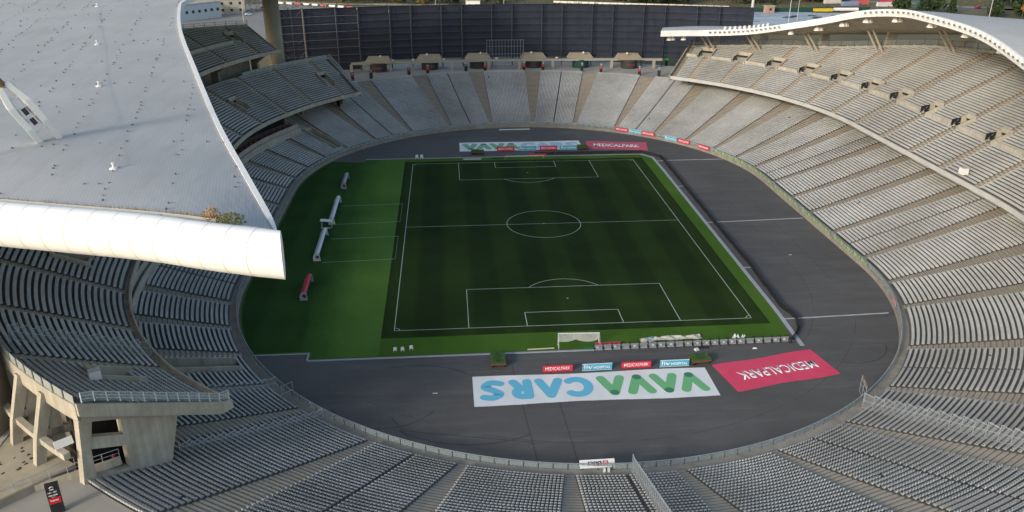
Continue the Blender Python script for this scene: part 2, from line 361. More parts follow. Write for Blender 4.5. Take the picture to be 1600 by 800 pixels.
# markings
mk = MB(); LZ = .055; lw = .13
def line(a, b_, wd=lw, z=LZ):
    dx, dy = b_[0]-a[0], b_[1]-a[1]; Ln = math.hypot(dx, dy); ux, uy = dx/Ln, dy/Ln; px, py = -uy*wd/2, ux*wd/2
    mk.add([(a[0]+px, a[1]+py, z), (a[0]-px, a[1]-py, z), (b_[0]-px, b_[1]-py, z), (b_[0]+px, b_[1]+py, z)], [(0, 1, 2, 3)])
def arc(c_, r, a0, a1, k=40):
    for i in range(k):
        t0 = R_(a0+(a1-a0)*i/k); t1 = R_(a0+(a1-a0)*(i+1)/k); line((c_[0]+r*math.cos(t0), c_[1]+r*math.sin(t0)), (c_[0]+r*math.cos(t1), c_[1]+r*math.sin(t1)), .13)
for s_ in (-1, 1):
    line((-34, 52.5*s_), (34, 52.5*s_)); line((34*s_, -52.5), (34*s_, 52.5))
    line((-20.16, 52.5*s_), (-20.16, 36*s_)); line((20.16, 52.5*s_), (20.16, 36*s_)); line((-20.16, 36*s_), (20.16, 36*s_))
    line((-9.16, 52.5*s_), (-9.16, 47*s_)); line((9.16, 52.5*s_), (9.16, 47*s_)); line((-9.16, 47*s_), (9.16, 47*s_))
    arc((0, 41.5*s_), 9.15, (217 if s_ > 0 else 37), (323 if s_ > 0 else 143), 24); arc((0, 41.5*s_), .15, 0, 360, 8)
    for t_ in (-1, 1): a0 = {(1, 1): 180, (1, -1): 270, (-1, 1): 90, (-1, -1): 0}[(s_, t_)]; arc((34*t_, 52.5*s_), 1, a0, a0+90, 6)
line((-34, 0), (34, 0)); arc((0, 0), 9.15, 0, 360, 64); arc((0, 0), .2, 0, 360, 8)
for y0, y1 in ((17.0, 4.0), (-5.8, -19.2)):
    line((-51.4, y0-.6), (-35.6, y0), .1); line((-51.6, y1-.8), (-35.6, y1), .1)
    k = 12
    for i in range(k): line((-35.6, y0+(y1-y0)*i/k), (-35.6, y0+(y1-y0)*(i+.5)/k), .07)
mk.build('pitch_markings', mat('line_paint', (.45, .52, .42), .8, (.58, .63, .54), 2, .6))['kind'] = 'structure'
# kerb strips round the grass
mb = MB()
def strip(mb, a, b_, wd, z0, z1):
    dx, dy = b_[0]-a[0], b_[1]-a[1]; Ln = math.hypot(dx, dy); px, py = -dy/Ln*wd/2, dx/Ln*wd/2
    mb.prism([(a[0]+px, a[1]+py), (a[0]-px, a[1]-py), (b_[0]-px, b_[1]-py), (b_[0]+px, b_[1]+py)], z0, z1)
strip(mb, (39.5, -63.5), (40.0, -50), .8, 0, .07); strip(mb, (40.0, -50), (40.8, 41), .8, 0, .0705); strip(mb, (40.8, 41), (40.7, 54.4), .8, 0, .0695); strip(mb, (40.7, 54.4), (37.7, 58.3), .7, 0, .069); strip(mb, (-48.6, 58.4), (37.7, 58.3), .5, 0, .071); strip(mb, (-48.5, -62.2), (1.9, -62.2), .45, 0, .072); strip(mb, (1.9, -62.1), (38.6, -61.5), .4, 0, .073)
strip(mb, (-59.2, -59.7), (-48.8, -59.7), .35, 0, .074); strip(mb, (-48.55, -62.0), (-48.55, -59.5), .3, 0, .075)
mb.build('grass_kerb', mat('kerb_grey', (.30, .33, .34), .8, (.42, .45, .46), .4, .6))['kind'] = 'structure'
mb = MB()
for a, b_ in (((42.7, 50.9), (64.0, 51.2)), ((40.6, -2.2), (66.0, -.9)), ((42.8, -53.2), (61.4, -52.4)), ((40.9, 50.6), (43, 50.6)), ((40.9, 26), (43, 26.1)), ((40.6, -29.5), (42.4, -29.4)), ((40.3, -53.2), (42.6, -53.2))):
    strip(mb, a, b_, .34, 0, .05)
mb.build('drain_line', mat('drain_grey', (.34, .36, .37), .8, (.46, .48, .48), .6, .6))['kind'] = 'structure'
mb = MB()
for a, b_ in (((-13.2, -66), (-11.5, -94)), ((-7.0, -66), (-5.8, -95)), ((-30, -84), (-12, -88)), ((-33, -80), (-30, -86)), ((8, -62.9), (14, -63.4))): strip(mb, a, b_, .16, 0, .006)
for (cx_, cy_, rad, a0, a1) in ((-34, -74, 9, 200, 330), (-30, -79, 14, 30, 110), (-20, -70, 18, 230, 300), (47, -62, 8, 250, 350), (52, -40, 16, 300, 345), (-6, -84, 22, 200, 250)):
    pr_ = None
    for a in range(a0, a1, 6):
        q = (cx_+rad*math.cos(R_(a)), cy_+rad*math.sin(R_(a)))
        if pr_: strip(mb, pr_, q, .22, 0, .005)
        pr_ = q
for rr_, S0_, S1_ in ((-7.5, SS(-130), SS(-20)), (-15, SS(-60), TOT+45), (-9.0, -40, 60), (-8, SN(60), SN(120))):
    sl_ = Srange(S0_, S1_, 3)
    for i in range(len(sl_)-1):
        if rng.random() < .8: strip(mb, W(sl_[i], rr_, 0)[:2], W(sl_[i+1], rr_, 0)[:2], .09, 0, .0045)
mb.build('track_joint', mat('tar_joint', (.045, .045, .046), .85, (.08, .079, .078), .4, .5))['kind'] = 'structure'
mb = MB(); strip(mb, (-5.2, 91.3), (5.6, 91.6), .9, 0, .12)
tag(mb.build('sand_pit_board', whitep), 'long white take off board lying on the far track below the north stand', 'board')
# dirty pale patch of track at left of the near grass edge etc.
# ============================================================ LOWER BOWL
TR = .82; rows_low = []; z = 1.05
for i in range(42): z += .262+.0011*i if i else .15; rows_low.append((1.55+TR*i, z))
bowl = thing('lower_stand', 'lower seating bowl running right round the oval track, grey seats on concrete steps', 'stand')
aisN = [46.5, 59.1, 71.7, 84.3, 96.9, 109.5, 122.1, 134.7]
A = [SN(a) for a in [8.2, 16.9, 25.8, 36]+aisN+[145.5, 155, 164, 172.5]]
A += [SN(180)+v for v in (0.5, 13.6, 26.7, 39.8, 52.9)]
A += [SS(a) for a in (-171, -162, -153, -142.5, -134.2, -121.8, -109.6, -96.9, -83.8, -71.4, -59.4, -47.0, -33.4, -19, -9.4)]
A += [3*L+2*HC+v for v in (1.5, 16.7)]+[TOT+.7, TOT+11.4+1, TOT+24.4+1]
A = sorted(A)
def wfac(S):
    s_ = S % TOT
    cor = (SN(0) < s_ < SN(180)) or (SS(-180) < s_ < SS(0))
    mid = (SN(40) < s_ < SN(140)) or (SS(-140) < s_ < SS(-40))
    return (lambda d: 1.25+.135*d) if mid else ((lambda d: 1.3+.115*d) if cor else (lambda d: 1.6+.07*d))
blocks = []
AA = A+[A[0]+TOT]
for i in range(len(A)):
    a, b_ = AA[i], AA[i+1]; wa = wfac(a); mid = (a+b_)/2
    # split wide end blocks with a narrow central gangway
    if (b_-a) > 13.2 and i % 2 == 0: blocks.append((a, mid, lambda d, f=wa: (f(d)+.35)/2+.0, 'L')); blocks.append((mid, b_, lambda d, f=wa: (f(d)+.35)/2, 'R'))
    else: blocks.append((a, b_, wa, 'F'))
# seats with individual edge insets
cuts_low = [(SS(-150.4), SS(-147.4), 3.4, 16), (SN(145.8), SN(148.4), 3.2, 15)]
def fill_low():
    out = []
    for d, z in rows_low:
        for (S0, S1, wf, kd) in blocks:
            mid = (S0+S1)/2; x1 = pos(mid-.5, d); x2 = pos(mid+.5, d); sc = math.hypot(x2[0]-x1[0], x2[1]-x1[1])
            full = wf(d)
            if kd == 'F': la = lb = full/2
            else:
                big = (full*2-.35)/2; la, lb = (big, .22) if kd == 'L' else (.22, big)
            a2, b2 = S0+la/sc, S1-lb/sc; k = int((b2-a2)*sc/.5)
            for i in range(max(k, 0)):
                S = a2+(b2-a2)*(i+.5)/k; bad = False
                for (c0, c1, d0, d1) in cuts_low:
                    if c0-.2 < S < c1+.2 and d0-.3 < d < d1: bad = True
                if bad or rng.random() < .0006: continue
                x, y, nx, ny = pos(S, d+.46); out.append((x, y, z, nx, ny))
    return out
mb = MB(); terrace(mb, rows_low, 1.05, TR, 0, TOT, cuts_low); mb.build('terrace', terrace_m, bowl)
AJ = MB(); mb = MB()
for S in A:
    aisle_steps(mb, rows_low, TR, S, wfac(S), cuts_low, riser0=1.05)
mb.build('aisle_steps', aisle_m, bowl, kind='stuff'); AJ.build('step_shade_lines', mat('step_shade', (.10, .09, .075), .95, (.17, .15, .12), 1, .5), bowl, kind='stuff'); AJ = None  # dark strips paint the shadow lines and gaps between aisle steps
# front walkway and track wall
mb = MB(); sweepS(mb, 0, TOT, [(0, 0), (.0, 1.05), (1.6, 1.05), (1.6, 0)], 2); mb.build('front_wall', conc_dark, bowl)
seats = np.array(fill_low())
# the 300 nearest to the camera that lie inside the frame as single parts
def project(P_):
    d_ = P_-np.array(M.translation); wv_ = d_@np.array(f1); return 800+1258.3*(d_@np.array(r2))/wv_, 400-1258.3*(d_@np.array(u2))/wv_, wv_
def split_near(arr, k=300):
    px, py, wv_ = project(arr[:, :3]); ok = (px > 0) & (px < 1600) & (py > 0) & (py < 800) & (wv_ > 0)
    key = np.where(ok, wv_, 1e9); idx = np.argsort(key)[:k]; msk = np.zeros(len(arr), bool); msk[idx] = True; return arr[msk], arr[~msk]
seat_me = seat_mesh_one()
near, rest = split_near(seats)
for q in near: inst('seat', seat_me, bowl, q[:3], math.atan2(-q[4], -q[3]))
seats_stuff('seat_rows', rest, bowl)
# vomitories cut into the lower bowl
for (c0, c1, d0, d1), in [(c_,) for c_ in cuts_low]:
    zt = lambda d: 1.2+(d-1.55)/TR*.284
    mb = MB()
    for S in (c0+.15, c1-.15):
        radial_poly(mb, S, [(d0-.2, .3), (d1+.6, .3), (d1+.6, zt(d1)+.9), (d0-.2, zt(d0)+.9)], .3)
    sweepS(mb, c0, c1, [(d1+.3, .2), (d1+.3, zt(d1)+.9), (d1+.6, zt(d1)+.9), (d1+.6, .2)], 1)
    sweepS(mb, c0, c1, [(d0-.5, .2), (d0-.5, .9), (d1, 1.2), (d1, .2)], 1)
    mb.build('vomitory_wall', conc_light, bowl)
# ============================================================ RAILINGS
def railing_run(root, Ss, d, z, h, me_post, me_panel, pan_len, top_mb):
    for i in range(len(Ss)-1):
        S = Ss[i]; Sm = (Ss[i]+Ss[i+1])/2
        inst('post', me_post, root, W(S, d, z), rot_of(S))
        if me_panel: inst('glass_panel', me_panel, root, W(Sm, d, z), rot_of(Sm))
mb = MB(); mb.box((0, 0, .55), (.09, .07, 1.1)); post_me = mb.mesh('post', mat('rail_post', (.10, .115, .12), .6, (.2, .22, .23), 1, .5))
mb = MB(); mb.box((0, 0, .58), (.03, 1.86, .8)); panel_me = mb.mesh('glass_panel', glass_m)
perim = thing('track_railing', 'glass panelled railing with grey posts on the wall all round the track', 'railing')
Sp = Srange(0, TOT, 2.05)
railing_run(perim, Sp, .15, 1.05, 1.1, post_me, panel_me, 2, None)
mb = MB(); sweepS(mb, 0, TOT, [(.11, 2.12), (.11, 2.2), (.21, 2.2), (.21, 2.12)], 2); mb.build('handrail', steel_m, perim)
# ============================================================ DECKS
terrace_e = mat('upper_terrace_concrete', (.14, .13, .11), .92, (.23, .21, .175), .35, .5)
def deck(name, label, rows, riser, tread, S0, S1, smax, aisles, wf, cuts, base_z, dback, fascia, thick=1.5, portals=(), parapet=None, front_d=None, near_single=0):
    root = thing(name, label, 'stand')
    mb = MB(); terrace(mb, rows, base_z, tread, S0, S1, cuts, smax); mb.build('terrace', terrace_e if name.startswith('east') else terrace_m, root)
    mb = MB()
    for S in aisles: aisle_steps(mb, rows, tread, S, wf, cuts, smax, base_z)
    mb.build('aisle_steps', aisle_m, root, kind='stuff')
    bl = [S0+.5]+list(aisles)+[S1-.5]; blk = [(bl[i], bl[i+1], wf) for i in range(len(bl)-1) if bl[i+1]-bl[i] > 1.5]
    arr = np.array(fill_seats([r_ for k_, r_ in enumerate(rows)], blk, cuts, smax))
    if near_single:
        nr, arr = split_near(arr, near_single)
        for q in nr: inst('seat', seat_me, root, q[:3], math.atan2(-q[4], -q[3]))
    seats_stuff('seat_rows', arr, root)
    # fascia
    d0, z0 = rows[0][0], rows[0][1]
    mb = MB(); sweepS(mb, S0, S1, [(d0-1.0, base_z-.6), (d0-1.0, base_z+.55), (d0-.75, base_z+.55), (d0-.75, base_z), (d0+.05, base_z), (d0+.05, base_z-.6)], 1.6); mb.build('front_parapet', fascia, root)
    # underside slab
    def zt(d): return np.interp(d, [r_[0] for r_ in rows], [r_[1] for r_ in rows])
    mb = MB()
    def prof(S):
        db = dback(S); return [(d0, base_z-.6), (d0, base_z-.35), (db+.3, zt(db)-.75), (db+.3, zt(db)-2.0)]
    sweepS(mb, S0, S1, prof, 1.6); mb.build('deck_slab', concrete, root)
    return root, zt
zz = lambda r_, base, rise, n_: [(r_+TR*i, base+rise*(i+1)) for i in range(n_)]
# --- west middle deck
WARP = True
WN, WS_ = SN(130.7), SS(-129.0)
rows_wm = [(16.0+.81*i, 14.2+.452*i) for i in range(21)]
wm_ais = [WN+5.5+k*11.3 for k in range(20) if WN+5.5+k*11.3 < WS_-4]
wp = [SN(135.8), SN(163), SN(180)+18, SN(180)+41, SS(-163), SS(-135.2)]
cuts_wm = [(S-1.3, S+1.3, 21.5, 26.2) for S in wp]
wm, zt_wm = deck('west_middle_stand', 'middle tier of the left stand, its railed end jutting over the near rows', rows_wm, .452, .81, WN, WS_, None, wm_ais, lambda d: 1.6, cuts_wm, 14.0, lambda S: 33.0, conc_light, near_single=300)
# portals (recess, walls)
def portal(root, S, d0, d1, wdt, zt, roof_z=2.3, screen=False):
    for s_ in (-1, 1): mb = MB(); radial_poly(mb, S+s_*(wdt/2+.1), [(d0-.6, zt(d0)-1.6), (d0-.6, zt(d0)+.55), (d1+.2, zt(d1)+.8), (d1+.2, zt(d1)-2.6)], .3); mb.build('portal_wall', conc_light, root)
    mb = MB()
    sweepS(mb, S-wdt/2-.2, S+wdt/2+.2, [(d1, zt(d1)-.2), (d1, zt(d1)+1.0), (d1+.25, zt(d1)+1.0), (d1+.25, zt(d1)-.2)], 1)
    mb.build('portal_wall', conc_light, root)
    mb = MB(); sweepS(mb, S-wdt/2, S+wdt/2, [(d0-.4, zt(d0)-1.7), (d0-.4, zt(d0)-1.5), (d1+.0, zt(d0)-1.5), (d1+.0, zt(d0)-1.7)], 1); mb.build('portal_floor', conc_dark, root)
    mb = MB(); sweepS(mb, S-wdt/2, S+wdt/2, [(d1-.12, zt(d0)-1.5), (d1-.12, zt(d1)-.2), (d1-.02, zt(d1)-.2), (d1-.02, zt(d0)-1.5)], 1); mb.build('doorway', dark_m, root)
    if screen:
        mb = MB(); radial_poly(mb, S+wdt/2+.0-.35, [(d0-.3, zt(d0)+.1), (d0-.3, zt(d0)+1.7), (d0+2.0, zt(d0)+2.1), (d0+2.0, zt(d0)+.1)], .12); mb.build('black_screen', black_m, root)
        for q0, q1 in (((.3, .5), (.7, .9)), ((1.0, 1.2), (1.4, 1.6)), ((1.6, .7), (1.9, .9))):
            mb = MB()
            for o_ in (-.08, .08):
                a_ = W(S+wdt/2-.35+o_, d0+q0[0], zt(d0)+q0[1]); b__ = W(S+wdt/2-.35+o_, d0+q1[0], zt(d0)+q1[1])
                mb.bar(a_, b__, .05, 4)
                break
            mb.build('screen_mark', steel_m, root)
for S in wp: portal(wm, S, 21.5, 26.2, 2.4, zt_wm)
# glass back rail and white coping of the middle deck, only where it is open to the sky (near and far ends)
def cop(root, Sa, Sb, d, z, h=1.1, m=conc_light):
    mb = MB(); sweepS(mb, Sa, Sb, [(d, z-1.9), (d, z+.15), (d+.35, z+.15), (d+.35, z-1.9)], 1.6); mb.build('coping', m, root)
zb = zt_wm(32.2)+.1
cop(wm, WN, WS_, 33.0, zb)
mb = MB(); mb.box((0, 0, .62), (.05, 1.9, 1.05)); bigpan = mb.mesh('glass_panel', mat('frosted_glass', (.36, .39, .37), .4, (.44, .47, .45), .6, .5, alpha=.8))
for a, b_ in ((WN, WN+26), (WS_-44, WS_)):
    sl = Srange(a, b_, 1.45)
    for i in range(len(sl)-1): inst('post', post_me, wm, W(sl[i], 33.2, zb+.1), rot_of(sl[i])); Sm = (sl[i]+sl[i+1])/2; inst('glass_panel', bigpan, wm, W(Sm, 33.2, zb+.1), rot_of(Sm))
# end railings of the deck (radial) : steel posts and three rails
railc = mat('rail_zinc', (.42, .47, .50), .5, (.52, .56, .58), 1, .5)
def end_rail(root, S, rows, step=1.35, h=1.25, extra=0):
    mb_r = MB(); pts = []
    d = rows[0][0]-.9; dend = rows[-1][0]+.8
    while d <= dend: pts.append((d, np.interp(d, [r_[0] for r_ in rows], [r_[1] for r_ in rows])+.35)); d += step
    pm = MB(); pm.box((0, 0, h/2), (.12, .12, h)); pme = pm.mesh('rail_post', railc)
    for d, z in pts: inst('rail_post', pme, root, W(S, d, z), 0)
    for e in (.45, .85, 1.25):
        mb_r = MB()
        for i in range(len(pts)-1):
            a, b_ = pts[i], pts[i+1]; mb_r.bar(W(S, a[0], a[1]+e-.02), W(S, b_[0], b_[1]+e-.02), .055)
        mb_r.build('rail', railc, root)
    mb_r = MB()
    P_ = [[W(S, d, z+.05), W(S, d, z+1.2)] for d, z in pts]; mb_r.grid(P_); mb_r.build('mesh_infill', mat('rail_mesh_pale', (.42, .48, .50), .6, alpha=.4), root)
end_rail(wm, WS_+.2, rows_wm); end_rail(wm, WN-.2, rows_wm)
# stepped end slab edge
for S in (WS_, WN):
    mb = MB(); k = -1 if S == WN else 1
    radial_poly(mb, S+.18*k, [(14.7, 13.0), (14.9, 14.3), (16.0, 14.5), (33.3, 23.8), (33.3, 22.2), (16.6, 13.0)], .36); mb.build('end_beam', conc_light, wm)
# near end frame standing on the lower rows
def zlow(d): return float(np.interp(d, [r_[0] for r_ in rows_low], [r_[1] for r_ in rows_low]))
def end_frame(S, nm='end_frame'):
    mb = MB()
    radial_poly(mb, S, [(24.0, zlow(24)-.5), (28.6, zlow(28.6)-.5), (28.6, 20.0), (25.3, 18.4), (23.6, 17.2), (21.8, 15.7)], 1.0)          # solid wall
    radial_poly(mb, S, [(23.9, 17.4), (21.9, 16.0), (18.2, 13.7), (18.6, 14.0), (24.4, 18.2)], .98)
    radial_poly(mb, S, [(32.6, 12.2), (34.1, 12.2), (33.4, 17.6), (32.9, 22.2), (31.4, 21.2), (32.4, 17.0)], 1.02)                       # outer leg
    radial_poly(mb, S, [(28.5, 15.1), (28.5, 16.6), (32.6, 18.6), (32.6, 17.0)], .9)                                                     # cross beam
    radial_poly(mb, S, [(28.5, zlow(28.5)-.5), (28.5, zlow(28.5)+1.6), (33.0, zlow(33)+1.3), (33.0, zlow(33)-.5)], .96)                    # low wall
    radial_poly(mb, S, [(25.0, 18.2), (25.0, 19.2), (32.4, 22.8), (32.4, 21.8)], .94)
    return mb.build(nm, conc_light, wm)
end_frame(WS_-.8); end_frame(WN+.8)
# near-black panel painting the shaded interior behind the frame
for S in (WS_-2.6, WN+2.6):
    mb = MB(); radial_poly(mb, S, [(23, zlow(24)-1), (32.4, 12.2), (32.4, 21), (28, 18.6), (23, 16.2)], .4); mb.build('interior_shade', dark_m, wm)
# Y-shaped outer legs along the back edge
for k_, off in enumerate((-4.6, -8.5, -12.4, -16.3, -20.2, -24.1, -28, -32, -36, -40)):
    S = WS_+off; mb = MB()
    radial_poly(mb, S, [(35.1, 12.9), (36.2, 12.9), (35.3, 17.2), (33.6, 22.6), (32.4, 22.2), (34.2, 17.0)], .9)
    radial_poly(mb, S, [(32.2, 12.9), (33.6, 12.9), (33.6, 21.8), (32.2, 21.4)], .7)
    radial_poly(mb, S, [(26.5, zlow(26.5)), (29.3, zlow(29)), (29.3, 20.3), (26.5, 19.0)], 1.3)
    radial_poly(mb, S, [(29.2, 15.8), (29.2, 16.8), (34.4, 18.2), (34.4, 17.2)], .7)
    mb.build('leg', conc_light, wm)
mb = MB()
sweepS(mb, WS_-44, WS_-1, [(34.3, 16.6), (34.3, 17.4), (35.0, 17.4), (35.0, 16.6)], 2); mb.build('tie_beam', conc_light, wm)
mb = MB(); sweepS(mb, WN+6, WS_-6, [(30.6, 11), (30.6, 21.3), (30.9, 21.4), (30.9, 11)], 2); mb.build('rear_wall', mat('shadow_wall', (.12, .11, .10), .9, (.2, .18, .16), .5, .5), wm)  # wall colour darkened to read as shaded depth behind the legs
for k_ in range(22):
    S = WN+3+k_*11.0
    if S > WS_-6: break
    mb = MB(); radial_poly(mb, S, [(24.5, zlow(24.5)), (27.5, zlow(27.5)), (27.5, 19.5), (24.5, 17.6)], .9); mb.build('pier', conc_dark, wm)
# director boxes ledge between lower rows and the middle tier
vip = thing('box_balcony', 'double concrete balcony band of boxes tucked under the left middle tier', 'balcony')
for i_, (d_, zz_) in enumerate(((16.6, 7.9), (17.5, 9.0))):
    mb = MB(); sweepS(mb, SN(150), SS(-153), [(d_, 6.0), (d_, zz_), (d_+.22, zz_), (d_+.22, 6.0)], 1.6); mb.build('balcony_front', conc_light, vip)
mb = MB(); sweepS(mb, SN(150), SS(-153), [(17.7, 6), (17.7, 8.0), (23.4, 8.4), (23.4, 6)], 1.6); mb.build('balcony_floor', conc_dark, vip)
mb = MB(); sweepS(mb, SN(150), SS(-153), [(23.0, 8.3), (23.0, 14.6), (23.4, 14.8), (23.4, 8.3)], 1.6); mb.build('box_shade', dark_m, vip)  # near-black sheet standing in for the shaded depth of the boxes
cm = mat('maroon_seat', (.16, .02, .025), .7, (.22, .035, .04), 2, .5); mb = MB(); mb.box((0, 0, .45), (.5, 1.6, .9)); chm = mb.mesh('box_seat', cm)
for i in range(70):
    S = SN(150)+1.5+i*2.5
    if S < SS(-153)-2: inst('box_seat', chm, vip, W(S, 19.4, 8.1), rot_of(S))
# --- west upper deck
WARP = False
UN, US = SN(146.0), SS(-158.0)
def wu_back(S): return float(np.interp(S, [UN, (UN+US)/2, US], [38, 49, 38]))
rows_wu = [(26.0+.81*i, 30.2+.46*i) for i in range(29)]
def wu_smax(d):
    if d <= 37.6: return UN, US
    h = (US-UN)/2*(1-(d-37.6)/(49-37.6)); return (UN+US)/2-h, (UN+US)/2+h
wu_ais = [UN+6+k*11.3 for k in range(16) if UN+6+k*11.3 < US-4]
wup = [UN+7.2+k*22.6 for k in range(8) if UN+7.2+k*22.6 < US-4]
cuts_wu = [(S-1.3, S+1.3, 32.2, 35.6) for S in wup]
wu, zt_wu = deck('west_upper_stand', 'upper tier of the left stand under the big roof, shaded grey seats', rows_wu, .46, .81, UN, US, wu_smax, wu_ais, lambda d: 1.3, cuts_wu, 30.0, wu_back, conc_light)
for S in wup: portal(wu, S, 32.2, 35.6, 2.4, zt_wu)
for i in range(len(wup)-1):
    mb = MB(); sweepS(mb, wup[i]+1.5, wup[i+1]-1.5, [(31.9, zt_wu(31.9)-.2), (31.9, zt_wu(31.9)+1.0), (32.1, zt_wu(31.9)+1.0), (32.1, zt_wu(31.9)-.2)], 1.6); mb.build('portal_parapet', conc_light, wu)
def back_rail(root, Sa, Sb, dback, zt, h=1.2, step=2.6, m=glass_m):
    sl = Srange(Sa, Sb, step); mb = MB(); sweepS(mb, Sa, Sb, lambda S: [(dback(S)+.3, zt(dback(S))-2), (dback(S)+.3, zt(dback(S))+.3), (dback(S)+.6, zt(dback(S))+.3), (dback(S)+.6, zt(dback(S))-2)], step); mb.build('rear_coping', conc_light, root)
    pm = MB(); pm.box((0, 0, h/2), (.1, .1, h)); pme = pm.mesh('rail_post', mat('dark_steel', (.03, .032, .035), .6))
    for S in sl: inst('rail_post', pme, root, W(S, dback(S)+.45, zt(dback(S))+.3), rot_of(S))
    mb = MB(); mb.grid([[W(S, dback(S)+.45, zt(dback(S))+.3), W(S, dback(S)+.45, zt(dback(S))+h+.25)] for S in sl]); mb.build('rail_mesh', mesh_m, root)
    for e in (.7, h+.25):
        mb = MB()
        for i in range(len(sl)-1): a, b_ = sl[i], sl[i+1]; mb.bar(W(a, dback(a)+.45, zt(dback(a))+e), W(b_, dback(b_)+.45, zt(dback(b_))+e), .05)
        mb.build('rail', MATS['dark_steel'], root)
back_rail(wu, UN, US, wu_back, zt_wu)
mb = MB(); sweepS(mb, UN+2, US-2, lambda S: [(wu_back(S)-2, 9.9), (wu_back(S)-2, zt_wu(wu_back(S)-2)-1), (wu_back(S)-1.4, zt_wu(wu_back(S)-2)-1), (wu_back(S)-1.4, 9.9)], 4); mb.build('rear_wall', conc_dark, wu)
for k_, S in enumerate(Srange(UN+1.5, US-1.5, 13)):
    mb = MB(); radial_poly(mb, S, [(33, 13), (35.5, 13), (36.5, 33.5), (28, 29.6), (33.5, 26)], .9); mb.build('pier', conc_dark, wu)
# --- east upper deck
ES = 88.7
def e_back(S): return float(np.interp(abs(S), [0, 20, 42, 58, 88.7], [66, 64.5, 58.5, 50.5, 41.4]))
rows_e = [(25.6+TR*i, 16.2+.436*i) for i in range(50)]
def e_smax(d):
    if d < 41.2: return -ES, ES
    s_ = float(np.interp(d, [41.2, 50.5, 58.5, 64.5, 66.2], [88.7, 58, 42, 20, 0])); return -s_, s_
ep = [SN(a) for a in (47.4, 39.8, 32.3, 24.9, 17.3, 9.7)]+[31.6, 17.5, 3.4, -10.5, -24.5, -38, -47, -56, -65, -74]
ep_s = sorted(ep)
cuts_e = [(S-1.6, S+1.6, 36.6, 40.4) for S in ep]
e_ais = sorted([S-.6 for S in ep])
ea, zt_e = deck('east_upper_stand', 'upper tier of the right stand, tan concrete with pale seats and a row of portals', rows_e, .436, TR, -ES, ES, e_smax, e_ais, lambda d: 2.0, cuts_e, 16.0, e_back, parapet_m)
for S in ep: portal(ea, S, 36.6, 40.4, 3.0, zt_e, screen=True)
for i in range(len(ep_s)-1):
    mb = MB(); sweepS(mb, ep_s[i]+1.8, ep_s[i+1]-1.8, [(36.3, zt_e(36.3)-.3), (36.3, zt_e(36.3)+1.1), (36.5, zt_e(36.3)+1.1), (36.5, zt_e(36.3)-.3)], 1.6); mb.build('portal_parapet', conc_light, ea)
mb = MB(); sweepS(mb, ep_s[-1]+1.8, ES-.4, [(36.3, zt_e(36.3)-.3), (36.3, zt_e(36.3)+1.1), (36.5, zt_e(36.3)+1.1), (36.5, zt_e(36.3)-.3)], 1.6); mb.build('portal_parapet', conc_light, ea)
back_rail(ea, -ES, ES, e_back, zt_e, h=1.9, step=2.4)
for S in (ES, -ES):
    mb = MB(); k = 1 if S > 0 else -1
    radial_poly(mb, S+.2*k, [(24.4, 14.9), (24.4, 17.0), (25.6, 17.3), (41.9, 26.2), (41.9, 22.3), (27, 14.9)], .4); mb.build('end_beam', conc_dark, ea)
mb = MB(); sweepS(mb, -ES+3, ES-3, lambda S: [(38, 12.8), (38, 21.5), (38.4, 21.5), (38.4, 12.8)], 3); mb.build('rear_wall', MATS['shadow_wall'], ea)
mb = MB(); sweepS(mb, -ES+3, ES-3, lambda S: [(e_back(S)-3, 9.9), (e_back(S)-3, zt_e(e_back(S)-3)-1.2), (e_back(S)-2.4, zt_e(e_back(S)-3)-1.2), (e_back(S)-2.4, 9.9)], 4); mb.build('outer_wall', conc_dark, ea)
for S in Srange(-ES+2, ES-2, 13):
    mb = MB(); radial_poly(mb, S, [(33.5, 12.3), (36, 13), (36, 21.3), (30, 18), (33.5, 17.5)], .9); mb.build('pier', conc_dark, ea)
# little kit on the east parapet
t = thing('camera_box', 'white equipment box sitting on the right upper parapet', 'box', W(-18.5+TOT, 26.5, 17.0)); mb = MB(); mb.box((0, 0, .7), (1.4, 1.6, 1.4)); mb.build('case', whitep, t); mb = MB(); mb.box((0, 0, 1.5), (1.0, 1.1, .2)); mb.build('lid', steel_m, t)
# ============================================================ WEST ROOF
F = [(-39.5, -112.5, 43.0), (-40.6, -109, 43.2), (-45.5, -97.5, 44.5), (-52.8, -80, 46.2), (-61.8, -56, 48.6), (-71.7, -28.6, 51.2), (-77.5, -8, 52.9), (-79, 0, 53.2)]
Bk = [(-38.1, -117, 43.5), (-45.3, -114.4, 43.5), (-52.5, -111.5, 43.5), (-67.5, -107, 43.5), (-82.5, -102.5, 43.6), (-101, -97, 44), (-122, -86, 44.6), (-142, -66, 45.2), (-155, -36, 45.8), (-161, 0, 46)]
def catmull(P_, k):
    P_ = [np.array(q, float) for q in P_]; out = []; m_ = len(P_)
    for t in np.linspace(0, m_-1, k):
        i = min(int(t), m_-2); u = t-i; p0 = P_[max(i-1, 0)]; p1 = P_[i]; p2 = P_[i+1]; p3 = P_[min(i+2, m_-1)]
        out.append(.5*((2*p1)+(-p0+p2)*u+(2*p0-5*p1+4*p2-p3)*u*u+(-p0+3*p1-3*p2+p3)*u**3))
    return out
mir = lambda P_: P_+[(x, -y, z) for x, y, z in P_[-2::-1]]
mirb = lambda P_: P_+[(x, -y, z+min(3.2, abs(y)*.05)) for x, y, z in P_[-2::-1]]
mirn = lambda P_: P_+[(x, -y, z+min(8.5, abs(y)*.12)) for x, y, z in P_[-2::-1]]
Fc = catmull(mirn(F), 81); Bc = catmull(mirb(Bk), 81)
def resamp(C_, k):
    C_ = np.array(C_); s_ = np.concatenate([[0], np.cumsum(np.linalg.norm(np.diff(C_, axis=0), axis=1))]); t = np.linspace(0, s_[-1], k); return np.stack([np.interp(t, s_, C_[:, i]) for i in range(3)], 1)
